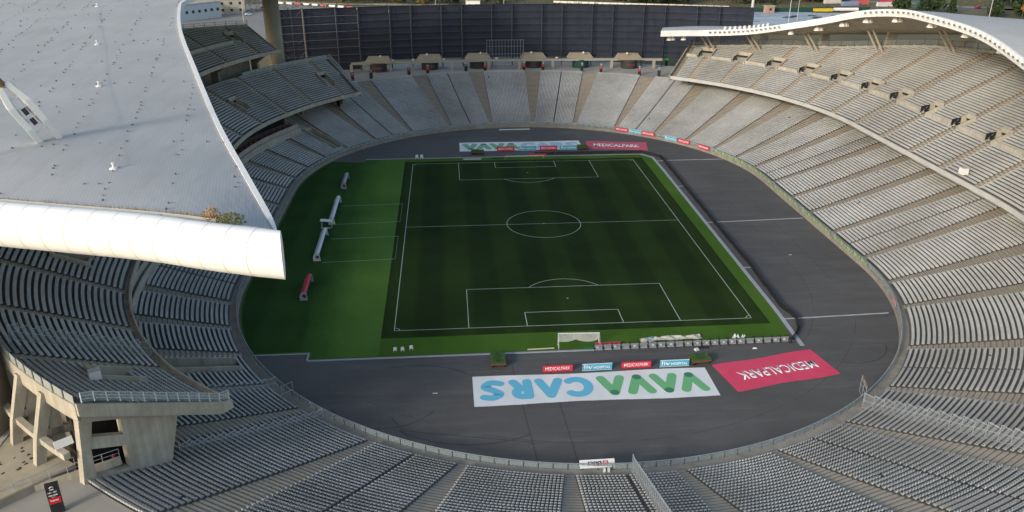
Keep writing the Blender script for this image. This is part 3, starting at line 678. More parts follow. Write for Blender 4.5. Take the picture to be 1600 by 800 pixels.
Fc = resamp(Fc, 101); Bd = resamp(catmull(mirb(Bk), 400), 101)
roofw = thing('west_roof', 'huge pale grey crescent roof over the left stand with white tubular edge', 'roof', group=None)
TRAD = 2.05
# surface ends just inside the tube crown, leaving a gutter
def tube_up(i): p_ = Bd[i]; return p_
surf = []
for i in range(101):
    f_ = Fc[i]; b_ = Bd[i].copy(); dirv = f_-b_; dl = np.linalg.norm(dirv[:2]); dh = dirv[:2]/max(dl, .01)
    inner = np.array([b_[0]+dh[0]*min(1.7, dl*.6), b_[1]+dh[1]*min(1.7, dl*.6), b_[2]+1.75]); row = []
    for t in np.linspace(0, 1, 13):
        p_ = inner*(1-t)+f_*t; p_ = p_.copy(); p_[2] += math.sin(math.pi*t)*.9*min(1, dl/30); row.append(tuple(p_))
    surf.append(row)
mb = MB(); mb.grid(surf); und = [[(x, y, z-.5-2.0*math.sin(math.pi*j/12)) for j, (x, y, z) in enumerate(row)] for row in surf]; mb.grid(und)
mb.grid([[surf[i][12], und[i][12]] for i in range(101)]); mb.grid([[surf[i][0], und[i][0]] for i in range(101)])
mb.build('roof_sheeting', roof_m, roofw, smooth=False)
# white front lip
mb = MB(); fr = []
for i in range(101):
    x, y, z = surf[i][12]; nx, ny = (np.array(surf[i][12])-np.array(surf[i][11]))[:2]; q = math.hypot(nx, ny) or 1; nx /= q; ny /= q
    fr.append([(x-nx*.15, y-ny*.15, z+.25), (x+nx*.45, y+ny*.45, z+.28), (x+nx*.5, y+ny*.5, z-.7), (x-nx*.1, y-ny*.1, z-.7)])
mb.sweep(fr); mb.build('front_lip', whitep, roofw)
# tube in panels
Tc = resamp(catmull(mirb(Bk), 600), 153); NT = 20
inner_mb = MB(); ringsA = []
def ring(c_, d_, r, k=NT):
    z_ = Vector((0, 0, 1)); d_ = Vector(d_).normalized(); s_ = d_.cross(z_).normalized(); u_ = s_.cross(d_)
    return [Vector(c_)+s_*math.cos(2*math.pi*j/k)*r+u_*math.sin(2*math.pi*j/k)*r*1.12 for j in range(k)]
for i in range(152):
    a, b_ = Tc[i], Tc[i+1]; da = Tc[i+1]-Tc[max(i-1, 0)]; db = Tc[min(i+2, 152)]-Tc[i]
    if i == 0: da = Tc[1]-Tc[0]
    e = .010
    r1 = ring(a+(b_-a)*e, da, TRAD*(1 if i else .97)); r2_ = ring(b_-(b_-a)*e, db, TRAD)
    if i == 0: r1 = ring(a+(b_-a)*e, da+np.array([.0, -1.2, 0]), TRAD*.99)
    mb = MB(); mb.grid([r1+[r1[0]], r2_+[r2_[0]]]); o = mb.build('tube_panel', white_m, roofw, smooth=True)
    if i == 0: q = MB(); q.add(r1, [tuple(range(NT))]); q.build('tube_cap', white_m, roofw)
mb = MB(); mb.sweep([ring(Tc[i], Tc[min(i+1, 152)]-Tc[max(i-1, 0)], TRAD*.985) for i in range(1, 152)]); mb.build('tube_core', mat('seam_grey', (.55, .55, .53), .7), roofw, smooth=True)
# gutter upstand
mb = MB(); mb.grid([[(surf[i][0][0], surf[i][0][1], surf[i][0][2]+.02), tuple(np.array(surf[i][0])*.94+np.array(surf[i][1])*.06+np.array([0, 0, .35])), tuple(np.array(surf[i][0])*.86+np.array(surf[i][1])*.14+np.array([0, 0, .1]))] for i in range(2, 99)]); mb.build('gutter', mat('gutter_metal', (.34, .33, .29), .8, (.46, .45, .40), .5, .6), roofw)
# roof cleats: rows of little dark clips
mb = MB(); S_ = np.array(surf)
def on_roof(u, v):
    i = min(int(u), 99); a = u-i; j = min(int(v), 11); c_ = v-j
    return (S_[i][j]*(1-a)*(1-c_)+S_[i+1][j]*a*(1-c_)+S_[i][j+1]*(1-a)*c_+S_[i+1][j+1]*a*c_)
fl_ = S_.reshape(-1, 3); fe = np.array([S_[i][12][:2] for i in range(101)]); be = np.array([S_[i][0][:2] for i in range(101)])
sdir = np.array([-.204, .979]); pdir = np.array([.979, .204])
def near_roof(q):
    dd = np.hypot(fl_[:, 0]-q[0], fl_[:, 1]-q[1]); k = np.argmin(dd); i, j = divmod(k, 13); return dd[k], j, fl_[k, 2], k
def rz_at(q):
    dd = np.hypot(fl_[:, 0]-q[0], fl_[:, 1]-q[1]); k = np.argsort(dd)[:4]; ww = 1/(dd[k]+.02); return float((fl_[k, 2]*ww).sum()/ww.sum())
def inside(q):
    x, y = q; poly_ = np.vstack([fe, be[::-1]]); c_ = False; n_ = len(poly_); j = n_-1
    for i in range(n_):
        if (poly_[i, 1] > y) != (poly_[j, 1] > y) and x < (poly_[j, 0]-poly_[i, 0])*(y-poly_[i, 1])/(poly_[j, 1]-poly_[i, 1])+poly_[i, 0]: c_ = not c_
        j = i
    return c_
cl_pts = []
for pk in np.arange(-160, -20, 6.3):
    for ak in np.arange(-130, 60, 1.7):
        if rng.random() < .45: cl_pts.append(pdir*(pk+rng.normal()*.12)+sdir*(ak+rng.normal()*.3))
for ak in np.arange(-128, 50, 13.5):
    for pk in np.arange(-160, -20, 2.4):
        if rng.random() < .5: cl_pts.append(pdir*(pk+rng.normal()*.4)+sdir*(ak+rng.normal()*.15))
for _ in range(70): cl_pts.append(np.array([-130+95*rng.random(), -115+150*rng.random()]))
for q in cl_pts:
    if q[1] < -116 or q[0] > -38 or not inside(q): continue
    z_ = rz_at(q); s_ = .08+.09*rng.random(); mb.box((q[0], q[1], z_+.08), (s_*1.6, s_, .16), rng.random()*3)
mb.build('roof_cleat', mat('cleat_dark', (.17, .17, .16), .8), roofw, kind='stuff')
# safety line with its posts
def roofz(x, y):
    fl = S_.reshape(-1, 3); dd = np.hypot(fl[:, 0]-x, fl[:, 1]-y); k = np.argsort(dd)[:4]; ww = 1/(dd[k]+.05); return float((fl[k, 2]*ww).sum()/ww.sum())
pins = [(-96.4, -1.1), (-82.5, -39), (-73.0, -64.5), (-59.5, -97.5)]
mb = MB(); prev = None
for x, y in pins:
    z = roofz(x, y); P_ = MB(); P_.lathe([(.5, 0), (.4, .15), (.12, .2), (.1, .55), (.2, .6), (.18, .72)], 8); P_.build('anchor_post', whitep, roofw).location = (x, y, z)
    if prev: mb.bar(prev, (x, y, z+.6), .03)
    prev = (x, y, z+.6)
mb.build('safety_cable', steel_m, roofw)
# walkway track at far left of the roof
mb = MB(); prev = None
for u in np.linspace(30, 46, 40):
    p_ = on_roof(u, 3.2); q_ = on_roof(u, 3.45); mb.bar(p_+[0, 0, .25], q_+[0, 0, .25], .05)
    if prev is not None: mb.bar(prev[0]+[0, 0, .25], p_+[0, 0, .25], .05); mb.bar(prev[1]+[0, 0, .25], q_+[0, 0, .25], .05)
    prev = (p_, q_)
mb.build('roof_ladder', steel_m, roofw)
# stay anchor : twin white blades rising to the mast
stay_w = mat('stay_white', (.86, .86, .85), .5, (.80, .80, .79), 1.2, .5)
stay = thing('roof_stay', 'white twin bladed stay anchor rising from the left roof to its mast', 'roof stay', (-70.0, -88.0, roofz(-70, -88)))
zb_ = roofz(-70, -88); A0 = Vector((-70.0, -88.0, zb_-.1)); top = Vector((-82, -100, 80)); dv = (top-A0).normalized(); side = Vector((.80, .60, 0)); side = (side-dv*side.dot(dv)).normalized(); upv = side.cross(dv)
def loc(v): return Vector(v)-Vector(stay.location)
def P3(t, s_, u_): return loc(A0+dv*t+side*s_+upv*u_)
for s_ in (-1, 1):
    prof = [(-.4, -.05), (2.6, .75), (5.6, .75), (8.2, .25), (8.2, -.3), (5.6, -.65), (2.2, -.65)]
    mb = MB(); fr = [[P3(t, s_*(1.0 if t < 5.7 else .42)+o_, q) for t, q in prof] for o_ in (-.32, .32)]; mb.sweep(fr); mb.build('blade', stay_w, stay)
    mb = MB(); fr = [[P3(t, s_*(.78+(.5 if t < 6 else .1))+o_, q) for t, q in ((4.6, .1), (8.3, .1), (8.3, -.1), (4.6, -.1))] for o_ in (-.06, .06)]; mb.sweep(fr); mb.build('side_fin', stay_w, stay)
mb = MB()
for t in (1.8, 3.6, 5.0, 6.3):
    mb.bar(P3(t, -.6, .2), P3(t, .6, .2), .12)
mb.build('cross_tie', whitep, stay)
mb = MB(); mb.bar(P3(3.0, -.25, 0), P3(3.0, .25, 0), .45, 10); mb.bar(P3(4.4, -.25, 0), P3(4.4, .25, 0), .45, 10); mb.build('roller', mat('dark_iron', (.06, .055, .05), .5), stay)
mb = MB(); mb.bar(P3(8.0, 0, 0), P3(9.2, 0, 0), .42, 10, .34); mb.build('rusty_socket', mat('rust', (.14, .08, .045), .9, (.30, .18, .09), 2, .5), stay)
mb = MB(); mb.bar(P3(9.2, 0, 0), P3(10.0, 0, 0), .36, 10, .3); mb.build('black_collar', black_m, stay)
mb = MB(); mb.bar(P3(10.0, 0, 0), P3(34, 0, 0), .27, 10); mb.build('stay_rod', whitep, stay)
# supporting shafts
def shaft(x, y, z0, z1, label, r=2.75):
    t = thing('concrete_shaft', label, 'pillar', (x, y, z0))
    mb = MB(); k = 28; fr = []
    for z_, s_ in ((0, 1.0), (z1-z0, .92)):
        fr.append([(math.cos(2*math.pi*i/k)*r*s_*1.0, math.sin(2*math.pi*i/k)*r*s_*1.4, z_) for i in range(k)])
    mb.sweep(fr); o = mb.build('column', mat('shaft_concrete', (.25, .235, .19), .9, (.40, .375, .31), .22, .5, stretch=(1, 1, .25)), t, smooth=True)
    for p_ in o.data.polygons:
        if len(p_.vertices) > 4: p_.use_smooth = False
    mb = MB(); mb.box((0, 0, .6), (r*2.2, r*3.3, 1.2)); mb.build('footing', conc_light, t)
    mb = MB(); mb.bar((0, 0, z1-z0), (0, 0, z1-z0+36), .35, 8); mb.build('mast', whitep, t)
    return t
shaft(-80.2, -98.6, 13, 43.5, 'broad weathered concrete shaft at the lower left beside the railed deck', 3.3)
shaft(-80.6, 98.5, 13, 47, 'tall concrete shaft at the far left between the upper seats and dark screen')
# plants growing in the gutter
leaf_g = mat('roof_leaf', (.10, .13, .03), .8, (.2, .2, .06), 3, .6); leaf_b = mat('dry_stalk', (.32, .17, .06), .9, (.42, .28, .12), 2, .5)
def leafmass(name, mtl, x, y, z, rx, rz_, k, sz, label, cat, squash=1):
    t = thing(name, label, cat, (x, y, z)); mb = MB(); st = MB()
    for i in range(k):
        a = rng.random()*6.28; rr = rx*math.sqrt(rng.random()); h = rng.random()**.7*rz_*(1-.5*rr/rx)
        c_ = Vector((rr*math.cos(a), rr*math.sin(a)*squash, h)); q = Euler((rng.random()*3, rng.random()*3, rng.random()*6)).to_matrix()
        mb.add([c_+q@Vector(v)*sz for v in ((-.5, -.25, 0), (.5, -.2, 0), (.6, .3, .1), (-.4, .3, 0))], [(0, 1, 2, 3)])
    for i in range(5):
        a = rng.random()*6.28; st.bar((0, 0, 0), (rx*.5*math.cos(a), rx*.5*math.sin(a)*squash, rz_*.7), .02, 3)
    mb.build('foliage', mtl, t); st.build('stem', leaf_b, t); return t
def gut(u): p_ = on_roof(u, .35); return p_
# ============================================================ EAST ROOF
EF = [(52.8, 101.5, 31.8), (61, 100.6, 32.0), (70, 98.6, 32.3), (81.5, 88.7, 34.2), (94.4, 68.2, 39.8), (99.6, 52.8, 43.9), (102.6, 38, 46.0), (103.4, 25.7, 46.4), (104, 3, 45.4), (101.5, -18, 42.4), (97, -40, 38.5), (88, -62, 35), (76, -80, 33), (60, -95, 32)]
EB = [(57, 114, 28.6), (66, 117, 28.6), (74, 114.5, 29.0), (91, 98.4, 30.6), (110, 82, 33.0), (119, 70, 34.6), (125, 56, 36.6), (128, 40, 38.6), (131.5, 10, 41), (131.5, -15, 41), (127, -40, 39.5), (116, -66, 36), (96, -92, 32), (68, -114, 29)]
EFc = resamp(catmull(EF, 200), 81); EBc = np.array(catmull(EB, 81)); 
EFc = np.array(catmull(EF, 81))
roofe = thing('east_roof', 'wave edged white roof over the right stand with lamps along its rim', 'roof')
es = []; eu = []
for i in range(81):
    f_, b_ = EFc[i], EBc[i]; r_ = []; ru = []
    for j, t in enumerate(np.linspace(0, 1, 11)):
        p_ = f_*(1-t)+b_*t; up = p_.copy(); up[2] += (2.6+2.4*min(1, max(0, (i-24)/14)))*t+.6*math.sin(math.pi*t); r_.append(tuple(up)); dn = p_.copy(); dn[2] -= .9+.5*math.sin(math.pi*t)-.9*t; ru.append(tuple(dn))
    es.append(r_); eu.append(ru)
und_m = mat('soffit', (.40, .37, .30), .9, (.50, .46, .38), .2, .6)
mb = MB(); mb.grid(es); mb.build('roof_top', roof_m, roofe); mb = MB(); mb.grid(eu); mb.build('soffit', und_m, roofe)
mb = MB(); mb.grid([[es[i][10], eu[i][10]] for i in range(81)]); mb.build('rear_fascia', whitep, roofe)
mb = MB(); fr = []
for i in range(81):
    f_, b_ = EFc[i], EBc[i]; nv_ = (f_-b_)[:2]; nv_ /= np.linalg.norm(nv_); x, y, z = f_
    fr.append([(x, y, z+.25), (x+nv_[0]*.5, y+nv_[1]*.5, z+.2), (x+nv_[0]*.55, y+nv_[1]*.55, z-1.75), (x, y, z-1.7)])
mb.sweep(fr); mb.build('fascia', whitep, roofe)
for i in (0, 80):
    mb = MB(); k = 1
    mb.add([es[i][j] for j in range(11)]+[eu[i][j] for j in range(10, -1, -1)], [tuple(range(22))]); mb.build('end_fascia', whitep, roofe)
# soffit seams
mb = MB()
for j in (2, 4, 6, 8):
    for i in range(80): mb.bar(np.array(eu[i][j])-[0, 0, .03], np.array(eu[i+1][j])-[0, 0, .03], .06, 4)
for i in range(0, 80, 4):
    for j in range(10): mb.bar(np.array(eu[i][j])-[0, 0, .02], np.array(eu[i][j+1])-[0, 0, .02], .04, 3)
mb.build('soffit_seam', conc_dark, roofe)
# lamps along the rim
lm = MB(); lm.box((0, 0, 0), (.75, .8, .7), 0, 0, R_(20)); lampbox = lm.mesh('flood_lamp', whitep)
lm = MB(); lm.box((.42, 0, -.05), (.12, .62, .5), 0, 0, R_(20)); lampface = lm.mesh('lamp_face', mat('lamp_glass', (.2, .2, .19), .2))
def edge_frame(u):
    i = min(int(u), 79); a = u-i; p_ = EFc[i]*(1-a)+EFc[i+1]*a; nv_ = (p_-(EBc[i]*(1-a)+EBc[i+1]*a))[:2]; nv_ /= np.linalg.norm(nv_); return p_, nv_
ulist = list(np.arange(9.6, 24.5, .52))+list(np.arange(31.6, 66, .62))
Elen = np.concatenate([[0], np.cumsum(np.linalg.norm(np.diff(EFc, axis=0), axis=1))])
def u_at(s_): return float(np.interp(s_, Elen, range(81)))
s_ = 17.0; cnt = 0
while s_ < Elen[-1]-8:
    p_, nv_ = edge_frame(u_at(s_)); y_ = p_[1]
    if not (52 < y_ < 80):
        o = inst('flood_lamp', lampbox, roofe, (p_[0]+nv_[0]*.75, p_[1]+nv_[1]*.75, p_[2]-.45), math.atan2(nv_[1], nv_[0])); cf = inst('lamp_face', lampface, o); cnt += 1
        if 3 < cnt < 14 : inst('flood_lamp', lampbox, roofe, (p_[0]-nv_[0]*.4, p_[1]-nv_[1]*.4, p_[2]+.75), math.atan2(nv_[1], nv_[0]))
    s_ += 1.75 if y_ > 80 else 2.3
def hang(px3, n_=1):
    x, y, z = px3
    mb = MB(); mb.bar((x, y, z+3.2), (x, y, z), .05); mb.build('hanger', whitep, roofe)
    for k_ in range(n_):
        mb = MB(); mb.lathe([(.3, .7), (.8, .2), (1.05, -.55), (.8, -.6)], 8, (x+k_*1.3, y+k_*.4, z)); mb.build('pendant_light', whitep, roofe)
for s_, n_ in ((3, 2), (8, 1), (46, 1), (56, 2), (66, 2), (76, 2), (88, 2), (103, 2), (117, 2), (132, 2), (148, 2)):
    p_, nv_ = edge_frame(u_at(s_)); hang((p_[0]-nv_[0]*3, p_[1]-nv_[1]*3, p_[2]-3.0), n_)
# struts
def nearest_soffit(x, y):
    fl = np.array(eu).reshape(-1, 3); k = np.argmin(np.hypot(fl[:, 0]-x, fl[:, 1]-y)); return fl[k]
for S in (84, 74, 62, 50, 37, 23, 8, -8, -24, -40, -56, -72):
    dbk = e_back(S); zb2 = zt_e(dbk)
    for o_ in (-.6, .6):
        a = Vector(W(S+o_-1.0, dbk-2.2, zt_e(dbk-2.2)-.3)); q = nearest_soffit(*W(S+3.5+o_, dbk-8, 0)[:2]); q2 = W(S+1.6+o_, dbk-3.8, 0)
        mb = MB(); mb.bar(a, (q2[0], q2[1], nearest_soffit(q2[0], q2[1])[2]+.2), .32, 6); mb.build('strut', mat('cream_paint', (.30, .27, .21), .7, (.38, .34, .27), 1, .5), roofe)
    mb = MB(); x0, y0, nx, ny = pos(S, dbk+3); so = nearest_soffit(x0, y0); radial_poly(mb, S, [(dbk+1.2, 10), (dbk+3.5, 10), (dbk+5.5, so[2]+.4), (dbk+1.5, so[2]+.4), (dbk+.9, zb2-1)], .9); mb.build('raking_column', conc_dark, roofe)
# ============================================================ SCREEN WALL
WR, WCX, WCY = 260.0, 2.0, 145.0-260.0
wall = thing('dark_screen', 'tall curved dark navy screen on steel trusses behind the far stand', 'screen wall', (2, 145, 13))
wl = [math.asin((x-WCX)/WR) for x in np.linspace(-86, 98, 200)]
def WW(a, r, z): return (WCX+(WR+r)*math.sin(a)-2, WCY+(WR+r)*math.cos(a)-145, z-13)
colx = []; x = -84.5; k = 0
while x < 99: colx.append(x); x += 8.1 if k % 2 == 0 else 11.9; k += 1
ang = [math.asin((x-WCX)/WR) for x in colx]
navy = mat('navy_fabric', (.022, .027, .042), .9, (.034, .040, .058), .25, .6, bump=.15, bscale=1.2)
frame_m = mat('navy_steel', (.030, .038, .058), .9, (.045, .054, .075), .5, .5, spec=.05)
rust_fr = mat('bare_steel', (.14, .13, .12), .6, (.18, .165, .15), 1, .5)
ZB, ZT = 16.2, 36.6; NR = 8
for i in range(len(ang)-1):
    a0, a1 = ang[i], ang[i+1]; ZB = 13.1 if i < 3 else 16.2
    for j in range(NR):
        z0 = ZB+(ZT-ZB)*j/NR; z1 = ZB+(ZT-ZB)*(j+1)/NR; am = (a0+a1)/2; bul = .0
        mb = MB(); ga = .0006
        fr_ = [[WW(a, rr, zq) for a in np.linspace(a0+ga, a1-ga, 4)] for rr, zq in ((0, z0+.06), (.14+.05*rng.random(), (z0+z1)/2), (0, z1-.06))]
        bk_ = [[WW(a, .35, zq) for a in np.linspace(a0+ga, a1-ga, 4)] for zq in (z0+.06, (z0+z1)/2, z1-.06)]
        mb.grid(fr_); mb.grid(bk_); mb.grid([fr_[0], bk_[0]]); mb.grid([fr_[2], bk_[2]]); mb.grid([[r_[0] for r_ in fr_], [r_[0] for r_ in bk_]]); mb.grid([[r_[3] for r_ in fr_], [r_[3] for r_ in bk_]])
        mb.build('fabric_panel', navy, wall)
for i, a in enumerate(ang):
    mt = rust_fr if i == 1 else frame_m
    mb = MB()
    for r_, da in ((-.5, 0), (-2.2, 0)): mb.bar(WW(a, r_, 13), WW(a, r_ if r_ > -1 else r_+.6, ZT), .16)
    n_ = 14
    for j in range(n_):
        z0 = 13+(ZT-13)*j/n_; z1 = 13+(ZT-13)*(j+1)/n_; mb.bar(WW(a, -.5 if j % 2 else -2.0, z0), WW(a, -2.0 if j % 2 else -.5, z1), .07)
    mb.build('truss_column', mt, wall)
ZB = 16.2
for j in range(NR+1):
    z0 = ZB+(ZT-ZB)*j/NR; mb = MB()
    for i in range(len(wl)-1):
        if i % 2 == 0: mb.bar(WW(wl[i], -.3, z0), WW(wl[min(i+2, len(wl)-1)], -.3, z0), .09)
    mb.build('rail', frame_m, wall)
for i in range(len(ang)-1):
    a0, a1 = ang[i], ang[i+1]; am = (a0+a1)/2; mb = MB(); dz_ = (ZT-ZB)/NR
    for jj in (7, 4 if i % 2 else 3, 1):
        z0 = ZB+dz_*jj
        mb.bar(WW(a0, -.45, z0+dz_), WW(a0+(a1-a0)*.28, -.45, z0), .07); mb.bar(WW(a1, -.45, z0+dz_), WW(a1-(a1-a0)*.28, -.45, z0), .07)
    mb.bar(WW(am, -.4, ZB), WW(am, -.4, ZT), .05)
    mb.build('brace', rust_fr if i == 0 else frame_m, wall)
# ============================================================ CONCOURSE FURNITURE
beam = thing('concourse_beam', 'long low concrete beam on short columns across the far concourse', 'beam', (0, 137, 13))
bx_ = [(-59.5, 131.6), (-44.6, 133.6), (-20.9, 135.2), (-6.4, 135.6), (5.7, 135.6), (19.0, 135.6), (42.5, 135.0), (59.3, 133.6), (62.5, 133.3)]
mb = MB()
for a, b_ in zip(bx_[:-1], bx_[1:]):
    mb = MB(); dx, dy = b_[0]-a[0], b_[1]-a[1]; mb.box(((a[0]+b_[0])/2, (a[1]+b_[1])/2-137, 3.4), (math.hypot(dx, dy), 1.2, .8), math.atan2(dy, dx)); mb.build('beam_span', concrete, beam)
for x, y in bx_[:-1]: mb = MB(); mb.box((x, y-137, 1.5), (1.0, 1.1, 3.0)); mb.build('column', concrete, beam)
kp = MB(); kp.lathe([(3.3, 0), (3.3, 3.3)], 20); drum_me = kp.mesh('drum', mat('kiosk_dark', (.03, .028, .026), .6, (.06, .055, .05), 1, .5)); drum_g = kp.mesh('drum', mat('kiosk_green', (.012, .05, .04), .5, (.02, .07, .055), 1, .5))
kp = MB(); kp.sweep([[(-5.2, -2.6, 3.4), (5.2, -2.6, 3.4), (5.2, 4, 3.4), (-5.2, 4, 3.4)], [(-3.9, 1.8, 5.2), (3.9, 1.8, 5.2), (3.9, 4, 5.2), (-3.9, 4, 5.2)]]); kroof = kp.mesh('roof', mat('kiosk_roof', (.30, .24, .16), .9, (.40, .33, .24), .6, .6))
kp = MB(); kp.box((0, -3.25, 1.6), (3.4, .12, .25)); kband = kp.mesh('counter', mat('kiosk_band', (.3, .06, .05), .6))
kinfo = [(-49.4, 'leftmost dark drum kiosk under a hipped brown roof on the far concourse'), (-29.5, 'dark drum kiosk with red counter line, second from the left on the far concourse'), (-10.4, 'dark drum kiosk just left of the scoreboard frame'), (11.8, 'dark drum kiosk immediately right of the scoreboard frame'), (30.5, 'green drum kiosk under a brown roof on the far concourse'), (49.6, 'grey banded drum kiosk, rightmost on the far concourse')]
for i, (x, lb) in enumerate(kinfo):
    t = thing('kiosk', lb, 'kiosk', (x, 145-(x-2)**2/520-5.6, 13), 0, 'kiosks on the far concourse'); inst('drum', drum_g if i == 4 else drum_me, t); inst('roof', kroof, t)
    if i in (0, 1, 5): inst('counter', kband, t)
    mb = MB(); mb.lathe([(.35, 0), (.4, .5), (.15, .7)], 8, (1.0*(-1)**i, 0, 5.4)); mb.build('roof_vent', whitep, t)
# aisle pylons
py_me = MB(); py_me.box((0, 0, 1.55), (1.15, .45, 3.1)); py_me = py_me.mesh('slab', black_m)
pr_me = MB(); pr_me.box((0, -.25, 1.9), (1.0, .05, .75)); pr_me = pr_me.mesh('red_band', mat('pylon_red', (.55, .04, .05), .6))
num_me = text_mesh('124', .8, .42, letw, .02); arr_me = MB(); arr_me.box((0, 0, 3.2), (.75, .4, .35)); arr_me = arr_me.mesh('pale_cap', mat('pale_cap', (.5, .5, .48), .6))
pyl = [(-57.6, 116.3, 1), (-51.0, 118.8, 0), (-37.3, 125.3, 1), (-30.2, 127.3, 1), (-15.5, 130.2, 0), (-8.0, 131.0, 1), (7.2, 131.3, 1), (14.7, 131.5, 1), (29.5, 127.8, 0), (36.6, 125.4, 1), (50.3, 119.4, 1), (57.1, 116.2, 0)]
ords = ['first', 'second', 'third', 'fourth', 'fifth', 'sixth', 'seventh', 'eighth', 'ninth', 'tenth', 'eleventh', 'twelfth']
for i, (x, y, red) in enumerate(pyl):
    t = thing('sign_pylon', 'black aisle pylon%s atop the far stand, %s from the left' % (' with red band' if red else ' without a band', ords[i]), 'sign', (x, y, 13), -math.atan2(x, y-28)*.6, 'sign pylons along the far concourse')
    inst('slab', py_me, t); inst('pale_cap', arr_me, t)
    if red: inst('red_band', pr_me, t)
    q = inst('lettering', num_me, t, (0, -.24, 2.65)); q.rotation_euler = (R_(90), 0, 0)
t = thing('green_sign', 'black pylon with a bright green top at the far right of the concourse', 'sign', (65.5, 137.7, 13)); inst('slab', py_me, t); mb = MB(); mb.box((0, -.02, 3.5), (1.4, .5, 2.2)); mb.build('green_panel', mat('sign_green', (.03, .45, .06), .6), t)
mb = MB(); t = thing('green_netting', 'scrap of green netting at the top corner of the left middle stand', 'netting', (-62.5, 110, 18)); mb.box((0, 0, 0), (2.2, .3, 2.6), .4); mb.build('net', mat('net_green', (.05, .25, .10), .8), t); mb = MB(); mb.bar((-1.1, 0, -5), (-1.1, 0, 1.5), .06); mb.build('pole', steel_m, t)
# scoreboard frame
sc = thing('scoreboard_frame', 'bare blue grey steel scoreboard frame standing before the dark screen', 'frame', (.4, 139.5, 13)); bl = mat('frame_blue', (.16, .20, .25), .5, (.22, .26, .31), 1, .5)
for x in np.linspace(-7.3, 7.3, 13): mb = MB(); mb.bar((x, 0, 0.6 if abs(x) < 7 else 0), (x, 0, 10.6), .09); mb.build('upright', bl, sc)
for z in (.6, 3.1, 5.2, 8.2, 10.6): mb = MB(); mb.bar((-7.4, 0, z), (7.4, 0, z), .08); mb.build('crossbar', bl, sc)
for x in (-7.3, 7.3): mb = MB(); mb.bar((x, 0, 10.4), (x, 3.0, 0), .08); mb.bar((x, 3, 0), (x, 3, 6), .08); mb.build('backstay', bl, sc)
# small lamps and bits on the concourse rim
for i, x in enumerate((-36, -24, -3, 21, -44)):
    t = thing('flood_box', ['small white box lamp between the second kiosk and its beam column', 'small white box lamp left of the third kiosk', 'small white box lamp under the scoreboard frame', 'small white box lamp between the fourth and green kiosks', 'small white box lamp beside the leftmost kiosk'][i], 'lamp', (x, 139.6-(x/60)**2*3, 13)); mb = MB(); mb.bar((0, 0, 0), (0, 0, 3), .08); mb.build('pole', steel_m, t); mb = MB(); mb.box((0, 0, 3.4), (.9, .6, .8)); mb.build('head', whitep, t)
# ============================================================ FAR RIM OF THE STAND : low back rail on rows (small pale seats line)
# ============================================================ MESH FENCES IN THE STANDS
def fence(name, label, pts, h, m=mesh_m, post_r=.034, cat='fence', panelled=True):
    x0, y0, z0 = pts[0]; t = thing(name, label, cat, (x0, y0, z0)); P_ = [Vector(q)-Vector(pts[0]) for q in pts]
    pm = MB(); pm.bar((0, 0, 0), (0, 0, h), post_r*1.5); pme = pm.mesh('fence_post', steel_m)
    for q in P_: inst('fence_post', pme, t, q)
    for i in range(len(P_)-1):
        a, b_ = P_[i], P_[i+1]; mb = MB(); zt_ = max(a.z, b_.z)+h
        up = Vector((0, 0, 1))
        if panelled: A1, B1 = Vector((a.x, a.y, a.z+h)), Vector((b_.x, b_.y, a.z+h if b_.z > a.z else b_.z+h))
        else: A1, B1 = a+up*h, b_+up*h
        B1 = Vector((b_.x, b_.y, b_.z+h)) if not panelled else B1
        for a_, b2_, r_ in ((A1, B1, .045), (a+up*(h*.5), b_+up*(h*.5), .028), (a+up*.1, b_+up*.1, .03)): mb = MB(); mb.bar(a_, b2_, r_); mb.build('fence_rail', railc, t)
        mb = MB(); mb.add([a, b_, B1, A1], [(0, 1, 2, 3)]); mb.build('wire_panel', m, t)
    return t
rowpts = lambda S, d0, d1, zf, st=1.64: [W(S, d, zf(d)) for d in np.arange(d0, d1, st)]
fence('segregation_fence', 'tall steel mesh fence stepping up the near stand beside the white Bifci board', rowpts(SS(-89.6), .9, 34, zlow, .82), 3.0, mesh2_m)
fence('segregation_fence', 'see through mesh fence climbing the lower stand at the right behind the gate', [W(SS(-53.9-.13*d), d, zlow(d)) for d in np.arange(1.2, 35, 1.64)], 2.7)
fence('segregation_fence', 'low mesh fence running up the near left rows from the track railing', rowpts(SS(-130.6), .8, 25, zlow, 1.64), 1.7)
fence('segregation_fence', 'mesh fence up the lower left corner rows next to the concrete vomitory', rowpts(SS(-141.0), .8, 26, zlow, 1.64), 2.2)
WARP = True
fence('segregation_fence', 'zigzag mesh fence crossing the left middle tier down to its front edge', rowpts(SS(-141.3), 15.8, 32, lambda d: float(zt_wm(d)), 1.22), 2.6)
WARP = False
g = thing('track_gate', 'tan and white mesh gate leaning on the track wall at the right', 'gate', W(SS(-52.5), .6, 1.05), rot_of(SS(-52.5))+math.pi-.9)
for x in (0, 1.6, 3.2):
    mb = MB(); mb.bar((x, 0, 0), (x, 0, 3.0), .045); mb.build('gate_post', steel_m, g)
for z in (.1, 1.5, 2.4): mb = MB(); mb.bar((0, 0, z), (3.2, 0, z), .04); mb.build('gate_rail', steel_m, g)
mb = MB(); mb.add([(0, 0, 2.4), (3.2, 0, 2.4), (3.2, 0, 3.2), (0, 0, 3.2)], [(0, 1, 2, 3)]); mb.build('rusty_mesh', mat('rust_mesh', (.35, .26, .18), .8, alpha=.6), g)
g = thing('corner_gate', 'tall open steel mesh gate at the lower left corner of the track', 'gate', W(SS(-137.5), .3, 1.05), rot_of(SS(-137.5)))
for x in (0, 2.0): mb = MB(); mb.bar((x, 0, 0), (x, 0, 3.1), .07); mb.build('gate_post', steel_m, g)
for z in (.1, 1.6, 3.0): mb = MB(); mb.bar((0, 0, z), (2, 0, z), .05); mb.build('gate_rail', steel_m, g)
